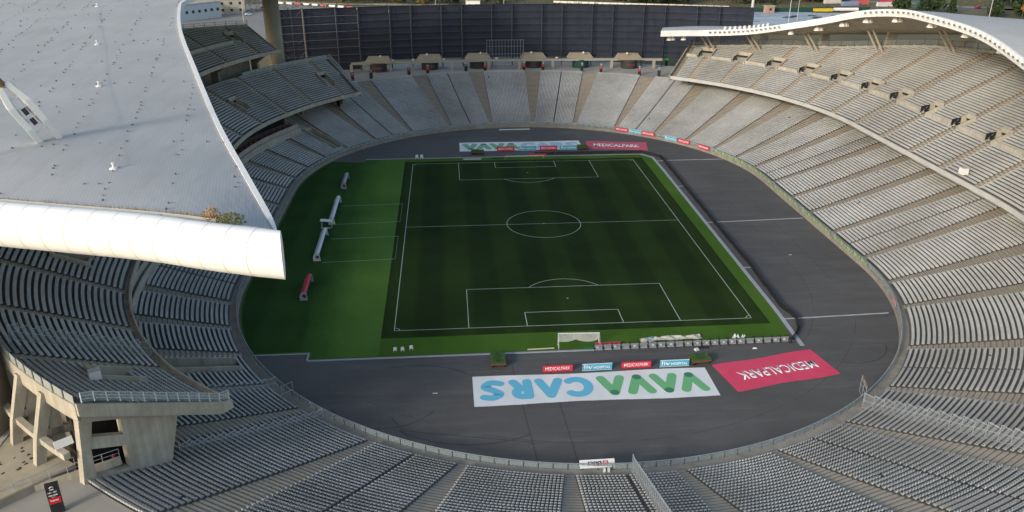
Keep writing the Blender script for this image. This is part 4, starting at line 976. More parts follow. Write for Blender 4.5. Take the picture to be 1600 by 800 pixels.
# green mesh banners on the east wall fence
gm = mat('green_hoarding', (.10, .22, .07), .8, (.38, .42, .28), 1.2, .25)
eg = thing('green_hoarding', 'long patchy green netting strip along the front wall of the right stand', 'hoarding')
Sg = SN(24); k = 0
while Sg > -30:
    Sm = Sg-1.6; mb = MB(); mb.box((0, 0, .45), (.06, 3.0, .95)); o = mb.build('net_panel', gm, eg); o.location = W(Sm % TOT, -.06, 1.15); o.rotation_euler = (0, 0, rot_of(Sm % TOT)); Sg -= 3.3; k += 1
    if k % 5 == 0: Sg -= 1.8
mb = MB(); mb.box((0, 0, .5), (.06, 3.2, .95)); o = mb.build('red_netting', mat('red_net', (.5, .12, .14), .8, (.55, .4, .38), 2, .4)); o.location = W(SS(-18), -.05, 1.2); o.rotation_euler = (0, 0, rot_of(SS(-18))); tag(o, 'short faded red netting on the right hand track wall', 'netting')
# ============================================================ BANNERS
def banner(name, label, c_, wd, ht, ang_, m, wob=.12):
    t = thing(name, label, 'banner', (c_[0], c_[1], 0), ang_); mb = MB(); P_ = []
    for i in range(25):
        row = []
        for j in range(9):
            x = -wd/2+wd*i/24; y = -ht/2+ht*j/8; row.append((x, y+.35*math.sin(i*.35)*(j/8-.5), .03+.012*math.sin(i*1.7+j)*(1 if 0 < j < 8 else 0)))
        P_.append(row)
    mb.grid(P_); nb = len(P_)
    mb.grid([[(x, y, z-.03) for x, y, z in r_] for r_ in P_]); mb.build('cloth', m, t); return t
ban_white = mat('banner_white', (.70, .71, .70), .8, (.82, .825, .82), .22, .35, stretch=(1, .4, 1))
let_g = mat('letter_green', (.17, .46, .20), .7); let_gd = mat('letter_green_dark', (.06, .22, .12), .7); let_b = mat('letter_blue', (.15, .50, .67), .7)
def stroke(mb, pts, r, z0=.045, z1=.06, k=8):
    for a, b_ in zip(pts[:-1], pts[1:]):
        a = Vector(a); b_ = Vector(b_); d_ = (b_-a).normalized(); ang_ = math.atan2(d_.y, d_.x); poly = []
        for i in range(k+1): q = ang_+math.pi/2+math.pi*i/k; poly.append((a.x+r*math.cos(q), a.y+r*math.sin(q)))
        for i in range(k+1): q = ang_-math.pi/2+math.pi*i/k; poly.append((b_.x+r*math.cos(q), b_.y+r*math.sin(q)))
        mb.prism(poly, z0, z1)
def curve_strip(mb, pts, r, z0=.045, z1=.06):
    P_ = [Vector(q) for q in pts]; Lf, Rt = [], []
    for i, q in enumerate(P_):
        d_ = (P_[min(i+1, len(P_)-1)]-P_[max(i-1, 0)]).normalized(); nrm = Vector((-d_.y, d_.x)); Lf.append(q+nrm*r); Rt.append(q-nrm*r)
    mb.grid([[(a.x, a.y, z1), (b_.x, b_.y, z1)] for a, b_ in zip(Lf, Rt)])
    for q in (P_[0], P_[-1]): mb.prism([(q.x+r*math.cos(t), q.y+r*math.sin(t)) for t in np.linspace(0, 2*math.pi, 17)[:-1]], z0, z1+.002)
def vavacars(t, wd, ht):
    H = ht*.255; r = ht*.092; X0 = -wd/2
    for i, u in enumerate((.046, .158, .270, .384)):
        x0 = X0+u*wd; s_ = 1 if i % 2 else -1; g_ = wd*.040
        mb = MB(); stroke(mb, [(x0, -s_*H), (x0+g_, s_*H)], r, .045, .058+i*.0007); mb.build('letter_stroke', let_g, t)
        mb = MB(); stroke(mb, [(x0+g_, s_*H), (x0+2*g_, -s_*H)], r, .045, .063+i*.0007); mb.build('letter_stroke', let_g, t)
        mb = MB(); mb.prism([(x0+g_+r*math.cos(q), s_*H+r*math.sin(q)) for q in np.linspace(0, 2*math.pi, 17)[:-1]], .05, .069); mb.build('letter_tip', let_gd, t)
    X = X0+.572*wd; mb = MB(); curve_strip(mb, [(X+wd*.048*math.cos(q), H*1.02*math.sin(q)) for q in np.linspace(R_(52), R_(308), 24)], r); mb.build('letter_c', let_b, t)
    X = X0+.645*wd; g_ = wd*.040
    mb = MB(); stroke(mb, [(X, -H), (X+g_, H)], r, .045, .059); stroke(mb, [(X+g_, H), (X+2*g_, -H)], r, .045, .0605); mb.build('letter_a', let_b, t)
    X = X0+.775*wd; mb = MB(); stroke(mb, [(X, -H), (X, H)], r, .045, .0585); curve_strip(mb, [(X, H), (X+wd*.02, H)]+[(X+wd*.028+wd*.022*math.cos(q), H*.48+H*.52*math.sin(q)) for q in np.linspace(R_(90), R_(-90), 14)]+[(X+wd*.01, -.04*H)], r, .046, .061); stroke(mb, [(X+wd*.03, -.04*H), (X+wd*.058, -H)], r, .047, .0625); mb.build('letter_r', let_b, t)
    X = X0+.922*wd; pts = [(wd*.034, H*.9), (wd*.0, H*1.02), (-wd*.028, H*.55), (-wd*.006, H*.06), (wd*.028, -H*.42), (wd*.004, -H*1.02), (-wd*.034, -H*.88)]
    pc = catmull([(a, b_, 0) for a, b_ in pts], 30); mb = MB(); curve_strip(mb, [(X+q[0], q[1]) for q in pc], r); mb.build('letter_s', let_b, t)
b1 = banner('lettered_banner', 'big white VAVACARS banner lying upside down on the near track', (-.2, -73.8), 39.8, 8.5, math.pi+R_(.2), ban_white); vavacars(b1, 39.8, 8.5)
let_b2, let_g2 = mat('faded_blue', (.38, .58, .66), .8), mat('faded_green', (.22, .44, .26), .8)
b2 = banner('lettered_banner', 'white VAVACARS banner lying on the far track behind the goal', (.5, 70.4), 40, 10.2, R_(0), ban_white); lb_, lg_ = let_b, let_g; let_b, let_g = let_b2, let_g2; vavacars(b2, 40, 10.2); let_b, let_g = lb_, lg_
pink = mat('banner_pink', (.66, .055, .12), .8, (.76, .085, .155), .3, .6)
b3 = banner('lettered_banner', 'crimson MEDICALPARK banner lying tilted on the near track', (31.6, -71.0), 19.6, 8.4, math.pi+R_(11.8), pink); inst('lettering', text_mesh('MEDICALPARK', 14.8, 2.5, letw, .015), b3, (-.3, .2, .05))
b4 = banner('lettered_banner', 'crimson MEDICALPARK banner lying on the far track', (32.0, 68.6), 20, 9.6, R_(-9.5), mat('banner_pink_far', (.52, .09, .14), .8, (.58, .12, .17), .3, .6)); inst('lettering', text_mesh('MEDICALPARK', 15, 3.6, letw, .02), b4, (0, .3, .05))
# hoardings ----------------------------------------------------
tm_mp = text_mesh('MEDICALPARK', 4.3, .62, letw, .02); tm_h = text_mesh('HOSPITAL', 2.9, .5, letw, .03); tm_l = text_mesh('liv', 1.5, .95, letw, .015)
def hoarding(x, y, z, rz, red, label, wd=5.1, ht=1.15, grp=None):
    t = thing('advert_board', label, 'advertising board', (x, y, z), rz, grp); mb = MB(); mb.box((0, 0, ht/2+.1), (wd, .12, ht)); mb.build('panel', red_m if red else blue_m, t)
    mb = MB(); mb.box((0, 0, ht/2+.1+ht/2+.025), (wd+.06, .16, .05)); mb.box((0, 0, .06), (wd+.06, .16, .07)); mb.build('frame', whitep if not red else mat('red_frame', (.35, .02, .03), .6), t)
    for s_ in (-1, 1): mb = MB(); mb.bar((s_*wd*.4, .1, .9), (s_*wd*.4, .75, .05), .035); mb.build('brace', steel_m, t)
    f_ = wd/5.1
    if red: q = inst('lettering', tm_mp, t, (0, -.075, ht/2+.1), 0, (f_, f_*1.05, 1)); q.rotation_euler = (R_(90), 0, 0)
    else:
        q = inst('lettering', tm_h, t, (.85*f_, -.075, ht/2), 0, (f_, f_, 1)); q.rotation_euler = (R_(90), 0, 0); q = inst('lettering', tm_l, t, (-1.5*f_, -.075, ht/2+.12), 0, (f_, f_*.9, 1)); q.rotation_euler = (R_(90), 0, 0)
grp = None
hoarding(-5.6, -68.9, 0, R_(1.5), 1, 'red MEDICALPARK board on the near track, left end of its row of four')
hoarding(1.15, -68.9, 0, R_(1), 0, 'pale blue liv HOSPITAL board on the near track between two red boards')
hoarding(7.95, -68.7, 0, R_(1), 1, 'red MEDICALPARK board on the near track between two blue boards')
hoarding(14.6, -68.7, 0, R_(1), 0, 'pale blue liv HOSPITAL board on the near track beside the turf cart')
hoarding(-4.8, 64.6, 0, 0, 1, 'red MEDICALPARK board behind the far goal, leftmost of its row', 5.6, 1.4)
hoarding(2.2, 64.8, 0, 0, 0, 'blue liv HOSPITAL board behind the far goal between the two red ones', 5.6, 1.4)
hoarding(9.0, 64.6, 0, 0, 1, 'red MEDICALPARK board behind the far goal between the two blue ones', 5.6, 1.4)
hoarding(15.6, 64.8, 0, 0, 0, 'blue liv HOSPITAL board behind the far goal, rightmost of its row', 5.6, 1.4)
for (px_, deg, rd, lb) in ((0, 56.5, 1, 'red board on the far wall, leftmost of the six along the right bend'), (0, 52.2, 0, 'blue board on the far wall between two touching red boards'), (0, 47.9, 1, 'red board on the far wall just left of a stair gap'), (0, 40.2, 0, 'blue board on the right bend wall beside a red one'), (0, 35.6, 1, 'red board on the right bend wall joined to a blue one'), (0, 28.2, 1, 'lone red board nearest to the green netting on the right bend')):
    S = SN(deg); x, y, nx, ny = pos(S, -.15); hoarding(x, y, .75, rot_of(S)-math.pi/2, rd, lb, 4.9, 1.2)
# Bifci board on the near railing
t = thing('sponsor_board', 'white Bifci board with red emblem fixed on the near track railing', 'sign', (-3.75, -96.1, 1.5), math.pi+R_(.8)); mb = MB(); mb.box((0, 0, .45), (4.9, .12, 1.15), 0, R_(50)); mb.build('panel', whitep, t)
q = inst('lettering', text_mesh('Bifci', 1.9, .62, black_m, .03), t, (-.55+.9, .0, .0)); nrm_rot = Euler((R_(90-38), 0, 0)); 
mb = MB(); mb.box((0, 0, 0), (.8, .72, .02)); em = mb.build('emblem', mat('emblem_red', (.6, .08, .08), .6), t); q2 = inst('lettering', text_mesh('D', .4, .42, letw, .03), t)
def on_board_back(o, x, off):
    c5, s5 = math.cos(R_(50)), math.sin(R_(50)); o.location = Vector((0, 0, .45))+Vector((0, c5, s5))*(.07+off)+Vector((x, 0, 0))
    o.rotation_euler = Matrix(((1, 0, 0), (0, s5, c5), (0, -c5, s5))).to_euler()
on_board_back(q, .35, .005); on_board_back(em, -1.15, .0); on_board_back(q2, -1.15, .02)
for s_ in (-.9, -1.5):
    mb = MB(); mb.box((s_, .75, -.2), (.32, .3, .7)); mb.build('leg_box', whitep, t)
# ============================================================ PITCH FURNITURE
# dugouts
def dugout(x, y, ln, label, shellm, ends=None, h=2.2):
    t = thing('dugout', label, 'dugout', (x, y, 0), R_(1)); prof = []
    for i in range(9): a = R_(180-i*15); prof.append((-.2+.95*math.cos(a), .5+1.45*math.sin(a)))
    outer = prof; inner = [(a*.93, b_*.96) for a, b_ in prof]
    mb = MB(); fr = [[(p_[0], y_, p_[1]) for p_ in outer+inner[::-1]] for y_ in np.linspace(-ln/2, ln/2, 3)]; mb.sweep(fr); mb.build('shell', shellm, t)
    for s_ in (-1, 1):
        poly = [(-1.15, 0)]+outer+[(.5, 0)]; mb = MB(); k = len(poly)
        vs = [(a, s_*ln/2+e, b_) for e in (-.04, .04) for a, b_ in poly]; mb.add(vs, [(i, (i+1) % k, k+(i+1) % k, k+i) for i in range(k)]+[tuple(range(k))[::-1], tuple(range(k, 2*k))]); mb.build('end_panel', ends or shellm, t)
        mb = MB(); mb.box((-.2, s_*(ln/2+.06), 1.0), (.7, .03, .6), 0, 0, R_(30)); mb.build('logo_patch', mat('logo_maroon', (.14, .015, .02), .6), t)
    mb = MB(); mb.box((-.5, 0, .3), (.9, ln-.3, .6)); mb.build('bench', mat('bench_dark', (.05, .05, .06), .7), t)
    mb = MB(); mb.box((-1.12, 0, .5), (.08, ln, 1.0)); mb.build('back_panel', ends or shellm, t)
    return t
shw = mat('dugout_white', (.66, .68, .70), .4, (.72, .74, .75), 1, .5); shg = mat('dugout_grey', (.30, .32, .33), .4, (.38, .4, .41), 1, .5); shr = mat('dugout_red', (.50, .03, .05), .5, (.58, .06, .08), 1, .5)
dugout(-52.1, 11.3, 16.2, 'long white dugout on the left grass, farther of the two white ones', shw); dugout(-52.6, -11.4, 15.4, 'long white dugout on the left grass, nearer of the two white ones', shw)
dugout(-52.1, 35, 9.2, 'small grey dugout at the far end of the left grass', shg); dugout(-52.4, -34.2, 8.6, 'red roofed dugout nearest to the camera on the left grass', shr, ends=shg)
t = thing('officials_table', 'small white officials canopy between the two white dugouts', 'table', (-53.2, 1.2, 0))
mb = MB(); mb.box((0, 0, 1.9), (3.0, 1.6, .1), 0, 0, .1); mb.build('canopy', whitep, t)
for sx in (-1, 1):
    for sy in (-.6, .6): mb = MB(); mb.bar((sx*1.2, sy, 0), (sx*1.2, sy, 1.9), .05); mb.build('leg', whitep, t)
mb = MB(); mb.box((0, -2, .7), (2.2, .8, .08)); mb.build('table_top', steel_m, t)
# goals
def goal(x, y, rz, label, net=True):
    t = thing('football_goal', label, 'goal', (x, y, 0), rz)
    for s_ in (-3.66, 3.66):
        mb = MB(); mb.bar((s_, 0, 0), (s_, 0, 2.44), .08, 8); mb.build('goal_post', whitep, t); mb = MB(); mb.bar((s_, 0, .05), (s_, 1.6, .05), .04); mb.bar((s_, 0, 2.4), (s_, 1.0, 2.2), .03); mb.bar((s_, 1.0, 2.2), (s_, 1.6, .05), .03); mb.build('side_stay', whitep, t)
    mb = MB(); mb.bar((-3.74, 0, 2.44), (3.74, 0, 2.44), .08, 8); mb.build('crossbar', whitep, t)
    if net:
        mb = MB(); mb.grid([[(-3.6+.6*i, .05, 2.38), (-3.6+.6*i, .5, 1.9-.35*math.sin(i*.9+1)), (-3.6+.6*i, .75, 1.55-.45*abs(math.sin(i*.45)))] for i in range(13)]); mb.build('net', mat('net', (.6, .6, .56), .9, alpha=.55), t)
    return t
goal(-.7, -60.2, math.pi+R_(-2.5), 'white training goal with bunched net on the near grass strip')
t = thing('football_goal', 'thin white far goal frame behind the far goal line', 'goal', (.4, 56.2, 0), 0)
for s_ in (-6.0, 6.0): mb = MB(); mb.bar((s_, 0, 0), (s_, 0, 1.0), .06); mb.build('goal_post', whitep, t)
mb = MB(); mb.bar((-6, 0, .9), (6, 0, .9), .07); mb.build('crossbar', whitep, t)
mb = MB(); mb.box((0, 0, .1), (5.6, .5, .14)); o = mb.build('foam_bar', whitep); o.location = (-15.8, 56.2, .05); tag(o, 'white bar lying on the far grass strip left of the red board', 'bar')
mb = MB(); mb.box((0, 0, .1), (4.6, .6, .2)); o = mb.build('dark_mat', black_m); o.location = (-7.5, 57.0, .05); tag(o, 'black mat lying at the far grass edge behind the goal line', 'mat')
mb = MB(); mb.box((0, 0, .06), (4.8, .22, .12), R_(2)); o = mb.build('yellow_pole', mat('pale_yellow', (.6, .62, .35), .6)); o.location = (-7.6, -61.2, .05); tag(o, 'pale yellow pole lying at the near grass edge left of the goal', 'pole')
mb = MB(); mb.box((0, 0, .3), (5.4, .4, .6)); o = mb.build('red_bolster', red_m); o.location = (4.9, 58.9, .0); tag(o, 'red board lying at the far edge of the grass behind the goal', 'board')
mb = MB(); mb.box((0, 0, .25), (4.7, .5, .5), R_(1.5)); o = mb.build('red_bolster', red_m); o.location = (4.6, -60.7, .02); tag(o, 'red strip board lying on the left end of the near board row', 'board')
mb = MB(); mb.box((0, 0, .15), (1.9, .5, .3)); o = mb.build('green_mat', mat('mat_green', (.02, .14, .06), .8)); o.location = (1.1, -61.5, .0); tag(o, 'short dark green mat at the left end of the near board row', 'mat')
# row of perimeter boards seen from behind
pb = MB(); pb.box((0, 0, .5), (1.42, .1, .95), 0, R_(18)); pb_me = pb.mesh('board_back', mat('board_back', (.20, .22, .24), .7, (.34, .36, .38), 2, .6))
pb = MB(); pb.bar((-.76, -.25, 0), (-.76, .25, 1.15), .11); pb.bar((.76, -.25, 0), (.76, .25, 1.15), .11); pb.bar((-.72, -.75, .03), (-.72, .1, .03), .06); pb.build; pf_me = pb.mesh('frame', black_m)
pb = MB(); pb.box((0, -.18, .5), (.4, .12, .3)); px_me = pb.mesh('power_box', mat('power_grey', (.55, .56, .57), .6))
onames = 'first second third fourth fifth sixth seventh eighth ninth tenth eleventh twelfth thirteenth fourteenth fifteenth sixteenth seventeenth eighteenth nineteenth twentieth twenty-first twenty-second twenty-third twenty-fourth twenty-fifth twenty-sixth twenty-seventh twenty-eighth'.split()
xs = np.linspace(2.6, 36.9, 22)
for i, x in enumerate(xs):
    lb = 'grey backed perimeter board seen from behind in the row along the near grass edge'
    if 0 < i < 21: lb = 'grey backed perimeter board in the near edge row, %s from the left' % onames[i]
    if i == 0: lb = 'grey backed perimeter board at the left end of the near row, beside the red strip'
    if i == 21: lb = 'grey backed perimeter board at the right end of the near row, at the grass corner'
    g_ = 'grey backed perimeter boards along the near grass edge' 
    t = thing('perimeter_board', lb, 'advertising board', (x, -62.0+x*.012, .0), R_(1)+.03*rng.normal()*.3, g_)
    inst('board_back', pb_me, t); inst('frame', pf_me, t)
    if i % 2 == 0 or rng.random() < .4: inst('power_box', px_me, t, ((rng.random()-.5)*.5, 0, 0))
# black perimeter strip along the right side and far end
bp_ = [(37.6, -62.6), (41.0, -57.8), (42.3, -53.9), (41.4, -48.4), (42.4, -27.4), (42.4, -.9), (42.8, 25), (43.0, 41.6), (43.0, 54.3), (38.5, 59.4), (20, 59.6), (4, 59.6)]
bb = thing('perimeter_barrier', 'low black advertising barrier along the right touchline and round the far corner', 'barrier')
for a, b_ in zip(bp_[:-1], bp_[1:]):
    Ln = math.hypot(b_[0]-a[0], b_[1]-a[1]); k = max(1, round(Ln/3.2))
    for i in range(k):
        x = a[0]+(b_[0]-a[0])*(i+.5)/k; y = a[1]+(b_[1]-a[1])*(i+.5)/k; mb = MB(); an = math.atan2(b_[1]-a[1], b_[0]-a[0]); off = rng.normal()*.06
        mb.box((0, 0, .47), (Ln/k+.05, .12, .9), 0, R_(12)); o = mb.build('barrier_panel', black_m, bb); o.location = (x+off, y, .02); o.rotation_euler = (0, 0, an+rng.normal()*.02)
# crumpled banner on the near grass
def crumple(name, label, x, y, ln, wd, m, rz, h=.5, cat='banner'):
    t = thing(name, label, cat, (x, y, .03), rz); P_ = []
    for i in range(30):
        row = []; u = i/29; cyy = .9*math.sin(u*5.0)*.3; wl_ = wd*(.55+.45*math.sin(u*7+1)**2)
        for j in range(9):
            v = j/8-.5; row.append(((u-.5)*ln, cyy+v*wl_+rng.normal()*.04, .05+h*max(0, (1-abs(v)*2))*(.5+.5*math.sin(u*31+v*6))+rng.random()*.08))
        P_.append(row)
    mb = MB(); mb.grid(P_); mb.grid([[(a, b_, .02) for a, b_, c_ in r_] for r_ in P_]); mb.build('folded_cloth', m, t); return t
t = crumple('crumpled_banner', 'crumpled beige and white banner heaped on the near grass strip', 16.4, -59.2, 11.4, 1.8, mat('beige_cloth', (.42, .40, .32), .9, (.55, .54, .48), 1.2, .4), R_(6)); mb = MB(); mb.box((-3.6, .1, .55), (.7, .5, .05), .3); mb.build('blue_patch', blue_m, t)
# folded white sheets and small stands
def stool(x, y, label, s_=1.0, g_=None):
    t = thing('marker_stand', label, 'stand', (x, y, .03), rng.random()*.5, g_); mb = MB(); mb.add([(-.4, 0, .45), (.4, 0, .45), (.3, .12, 1.15), (-.3, .12, 1.15), (-.4, .12, .45), (.4, .12, .45), (.3, .24, 1.15), (-.3, .24, 1.15)], [(0, 1, 2, 3), (4, 5, 6, 7), (0, 1, 5, 4), (2, 3, 7, 6), (1, 2, 6, 5), (0, 3, 7, 4)]); mb.build('panel', whitep, t)
    for q in (-.3, .3): mb = MB(); mb.bar((q, .1, 0), (q, .1, .5), .05); mb.build('leg', whitep, t)
    t.scale = (s_, s_, s_)
stool(-33.4, -60.4, 'small white two legged stand on the near left grass, left of three', .85); stool(-32.1, -60.4, 'small white two legged stand on the near left grass, middle of three', .85); stool(-30.6, -60.0, 'small white two legged stand on the near left grass, right of three', .85)
stool(-32.9, 57.2, 'small white stand at the far left grass edge, left of the pair', 1.3); stool(-31.4, 57.2, 'small white stand at the far left grass edge, right of the pair', 1.3)
t = thing('folded_sheets', 'small heap of white folded sheets near the right end of the near grass', 'sheets', (28.9, -59.6, .03))
for i, (x, y, r) in enumerate(((-.6, 0, .65), (0, .1, .45), (.9, .1, .4), (1.3, .2, .3))):
    mb = MB(); mb.add([(x-r, y-.3, 0), (x+r*.6, y-.4, 0), (x+r*.3, y+.5, 0), (x+.1, y+.3, 1.0*r)], [(0, 1, 3), (1, 2, 3), (2, 0, 3), (0, 2, 1)]); mb.build('sheet', whitep, t)
# turf carts
turf = mat('turf_load', (.03, .075, .02), .95, (.06, .12, .03), 4, .5); cart_r = mat('cart_red', (.35, .07, .05), .7)
def cart(x, y, rz, label, sx=2.6, sy=3.6):
    t = thing('turf_cart', label, 'cart', (x, y, 0), rz); mb = MB(); P_ = []
    for i in range(9): P_.append([(-sx/2+sx*i/8, -sy/2+sy*j/8, 1.05+.12*rng.random()+.1*math.sin(i*.8)) for j in range(9)])
    mb.grid(P_); mb.grid([[(a, b_, .75) for a, b_, c_ in r_] for r_ in P_]); mb.grid([[P_[i][0], (P_[i][0][0], P_[i][0][1], .75)] for i in range(9)]); mb.grid([[P_[i][8], (P_[i][8][0], P_[i][8][1], .75)] for i in range(9)]); mb.grid([[P_[0][i], (P_[0][i][0], P_[0][i][1], .75)] for i in range(9)]); mb.grid([[P_[8][i], (P_[8][i][0], P_[8][i][1], .75)] for i in range(9)]); mb.build('turf', turf, t)
    mb = MB(); mb.box((0, 0, .66), (sx+.1, sy+.1, .14)); mb.build('bed', cart_r, t)
    for a in (-1, 1):
        for b_ in (-1, 1): mb = MB(); mb.bar((a*sx*.42-.1, b_*sy*.38, .3), (a*sx*.42+.1, b_*sy*.38, .3), .3, 10); mb.build('wheel', black_m, t)
    mb = MB(); mb.bar((sx/2, 0, .6), (sx/2+1.1, .2, .25), .05); mb.build('drawbar', cart_r, t)
    return t
cart(-15.5, -65.2, 0, 'cart heaped with green turf on the near track left of the boards', 2.5, 3.6); cart(19.3, -67.6, R_(8), 'red railed turf cart at the right end of the near board row', 3.4, 2.0); cart(-13.9, 62.3, 0, 'dark turf cart on the far track before the white banner', 4.0, 2.4); cart(20.0, 65.4, R_(5), 'low heap of turf on the far track between white and crimson banners', 3.6, 2.6)
for (x, y, lb) in ((21.6, -62.9, 'small black and white bundle left on the near track by the board row'), (30.6, -63.8, 'small white rag on the near track below the grass corner')):
    t = thing('bundle', lb, 'bundle', (x, y, 0)); t.scale = (1, 1, 1) if x < 25 else (.4, .5, .6); mb = MB(); mb.add([(-1.2, -.2, 0), (1.0, -.3, 0), (.9, .4, 0), (-1, .4, 0), (-.4, 0, .35), (.5, .1, .3)], [(0, 1, 5, 4), (1, 2, 5), (2, 3, 4, 5), (3, 0, 4)]); mb.build('cloth', black_m if x < 25 else whitep, t)
    if x < 25: mb = MB(); mb.box((-1.6, -.7, .15), (.7, .6, .3), .4); mb.build('white_bag', whitep, t)
mb = MB(); mb.box((0, 0, .04), (.8, .15, .05)); o = mb.build('tape_scrap', whitep); o.location = (-26.3, -74.0, .02); tag(o, 'scrap of white tape on the empty left part of the near track', 'tape')
mb = MB(); mb.box((0, 0, .04), (.7, .12, .05)); o = mb.build('tape_scrap', whitep); o.location = (53.5, -23.5, .02); tag(o, 'scrap of white tape on the dark track at the right', 'tape')
# ============================================================ LOWER LEFT CORNER
t = thing('direction_pylon', 'black direction pylon with white lettering and red band in the bottom left corner', 'sign', (-65.6, -113.7, 13), R_(24))
mb = MB(); mb.box((0, 0, 1.9), (1.25, .5, 3.8)); mb.build('slab', black_m, t); mb = MB(); mb.box((0, -.27, 1.75), (1.1, .04, .75)); mb.build('red_band', mat('band_red', (.5, .02, .03), .6), t)
for (s_, wd, z) in (('^', .5, 3.5), ('106', .4, 3.18), ('105 - 207', .85, 2.82), ('106-208', .85, 2.45), ('...', .3, 2.22), ('TRIBUNE', .8, 1.8)):
    q = inst('lettering', text_mesh(s_, wd, .17 if s_ != '...' else .05, letw, .03), t, (-.05, -.262 if z > 2 else -.3, z)); q.rotation_euler = (R_(90), 0, 0)
# ramp walls and railings behind the lower rows at left
corner = thing('service_wall', 'weathered concrete retaining wall with thin handrail beside the black pylon', 'wall', (-70, -108, 13))
wpt = [(-62.0, -105.6, 13.6), (-68.2, -109.2, 13.5), (-74.5, -112.6, 13.4)]
mb = MB()
for a, b_ in zip(wpt[:-1], wpt[1:]): mb.box(((a[0]+b_[0])/2+70, (a[1]+b_[1])/2+108, .3), (math.dist(a, b_)+.1, .35, 1.0), math.atan2(b_[1]-a[1], b_[0]-a[0]))
mb.build('plinth', conc_light, corner)
mb = MB(); mbp = []
for a, b_ in zip(wpt[:-1], wpt[1:]):
    mb.bar((a[0]+70, a[1]+108, 1.9), (b_[0]+70, b_[1]+108, 1.9), .05); mb.bar((a[0]+70, a[1]+108, 1.35), (b_[0]+70, b_[1]+108, 1.35), .03)
    for i in range(4): f_ = i/4; x, y = a[0]+(b_[0]-a[0])*f_+70, a[1]+(b_[1]-a[1])*f_+108; q = MB(); q.bar((x, y, .8), (x, y, 1.9), .04); q.build('post', steel_m, corner)
mb.build('handrail', steel_m, corner)
# sunken service opening (dark) between the slab and the wall
slab = thing('service_block', 'flat roofed tan concrete block with stained top beside the broad shaft', 'building', (-78, -104, 13))
poly = [(-66.4, -107.0), (-77.5, -118.0), (-108, -100), (-104, -72), W(SS(-152), 36.6, 0)[:2], W(SS(-146), 36.6, 0)[:2], W(SS(-140), 36.6, 0)[:2], W(SS(-135), 36.6, 0)[:2]]
mb = MB(); mb.prism([(x+78, y+104) for x, y in poly], 0, .9); mb.build('block', conc_dark, slab)
mb = MB(); mb.prism([((x+78)*1.003, (y+104)*1.003) for x, y in poly], 0.904, 1.1); mb.build('roof_slab', mat('tan_slab', (.33, .29, .21), .95, (.46, .41, .31), .35, .45), slab)
mb = MB()
for i in range(70):
    f_ = rng.random(); g_ = rng.random(); x = -69-12*f_; y = -106+10*f_; x2 = x-7; y2 = y-8
    X = x*(1-g_)+x2*g_; Y = y*(1-g_)+y2*g_; mb.prism([(X+78+.35*rng.random()*math.cos(q), Y+104+.25*math.sin(q)) for q in (0, 1.2, 2.4, 3.6, 5)], 1.1, 1.105+.02*rng.random())
mb.build('leaf_litter', mat('litter', (.07, .06, .04), .95), slab, kind='stuff')
ed = [poly[0], poly[1]]; mb = MB(); mb.bar((poly[0][0]+78, poly[0][1]+104, 2.1), (poly[1][0]+78, poly[1][1]+104, 2.1), .04)
for i in range(6): f_ = i/5; x, y = poly[0][0]*(1-f_)+poly[1][0]*f_+78, poly[0][1]*(1-f_)+poly[1][1]*f_+104; mb.bar((x, y, 1.1), (x, y, 2.1), .035)
mb.build('roof_rail', steel_m, slab)
# things on the near deck
t = thing('equipment_box', 'small white box standing on the left deck rows near its end rail', 'box', W(SS(-134.0), 29.4, float(zt_wm(27.2)))); mb = MB(); mb.box((0, 0, .6), (1.3, 1.0, 1.2), .5); mb.build('case', whitep, t); mb = MB(); mb.box((0, 0, 1.22), (1.35, 1.05, .06), .5); mb.build('lid', steel_m, t)
t = thing('satellite_board', 'small white board bracketed to the outer leg of the left deck', 'board', W(SS(-130.4), 36.6, 18.4), R_(20)); mb = MB(); mb.box((0, -.3, 0), (1.9, .12, .9), R_(20), R_(-25)); mb.build('panel', whitep, t); mb = MB(); mb.bar((0, 0, -.6), (0, -.3, .1), .06); mb.build('bracket', steel_m, t)
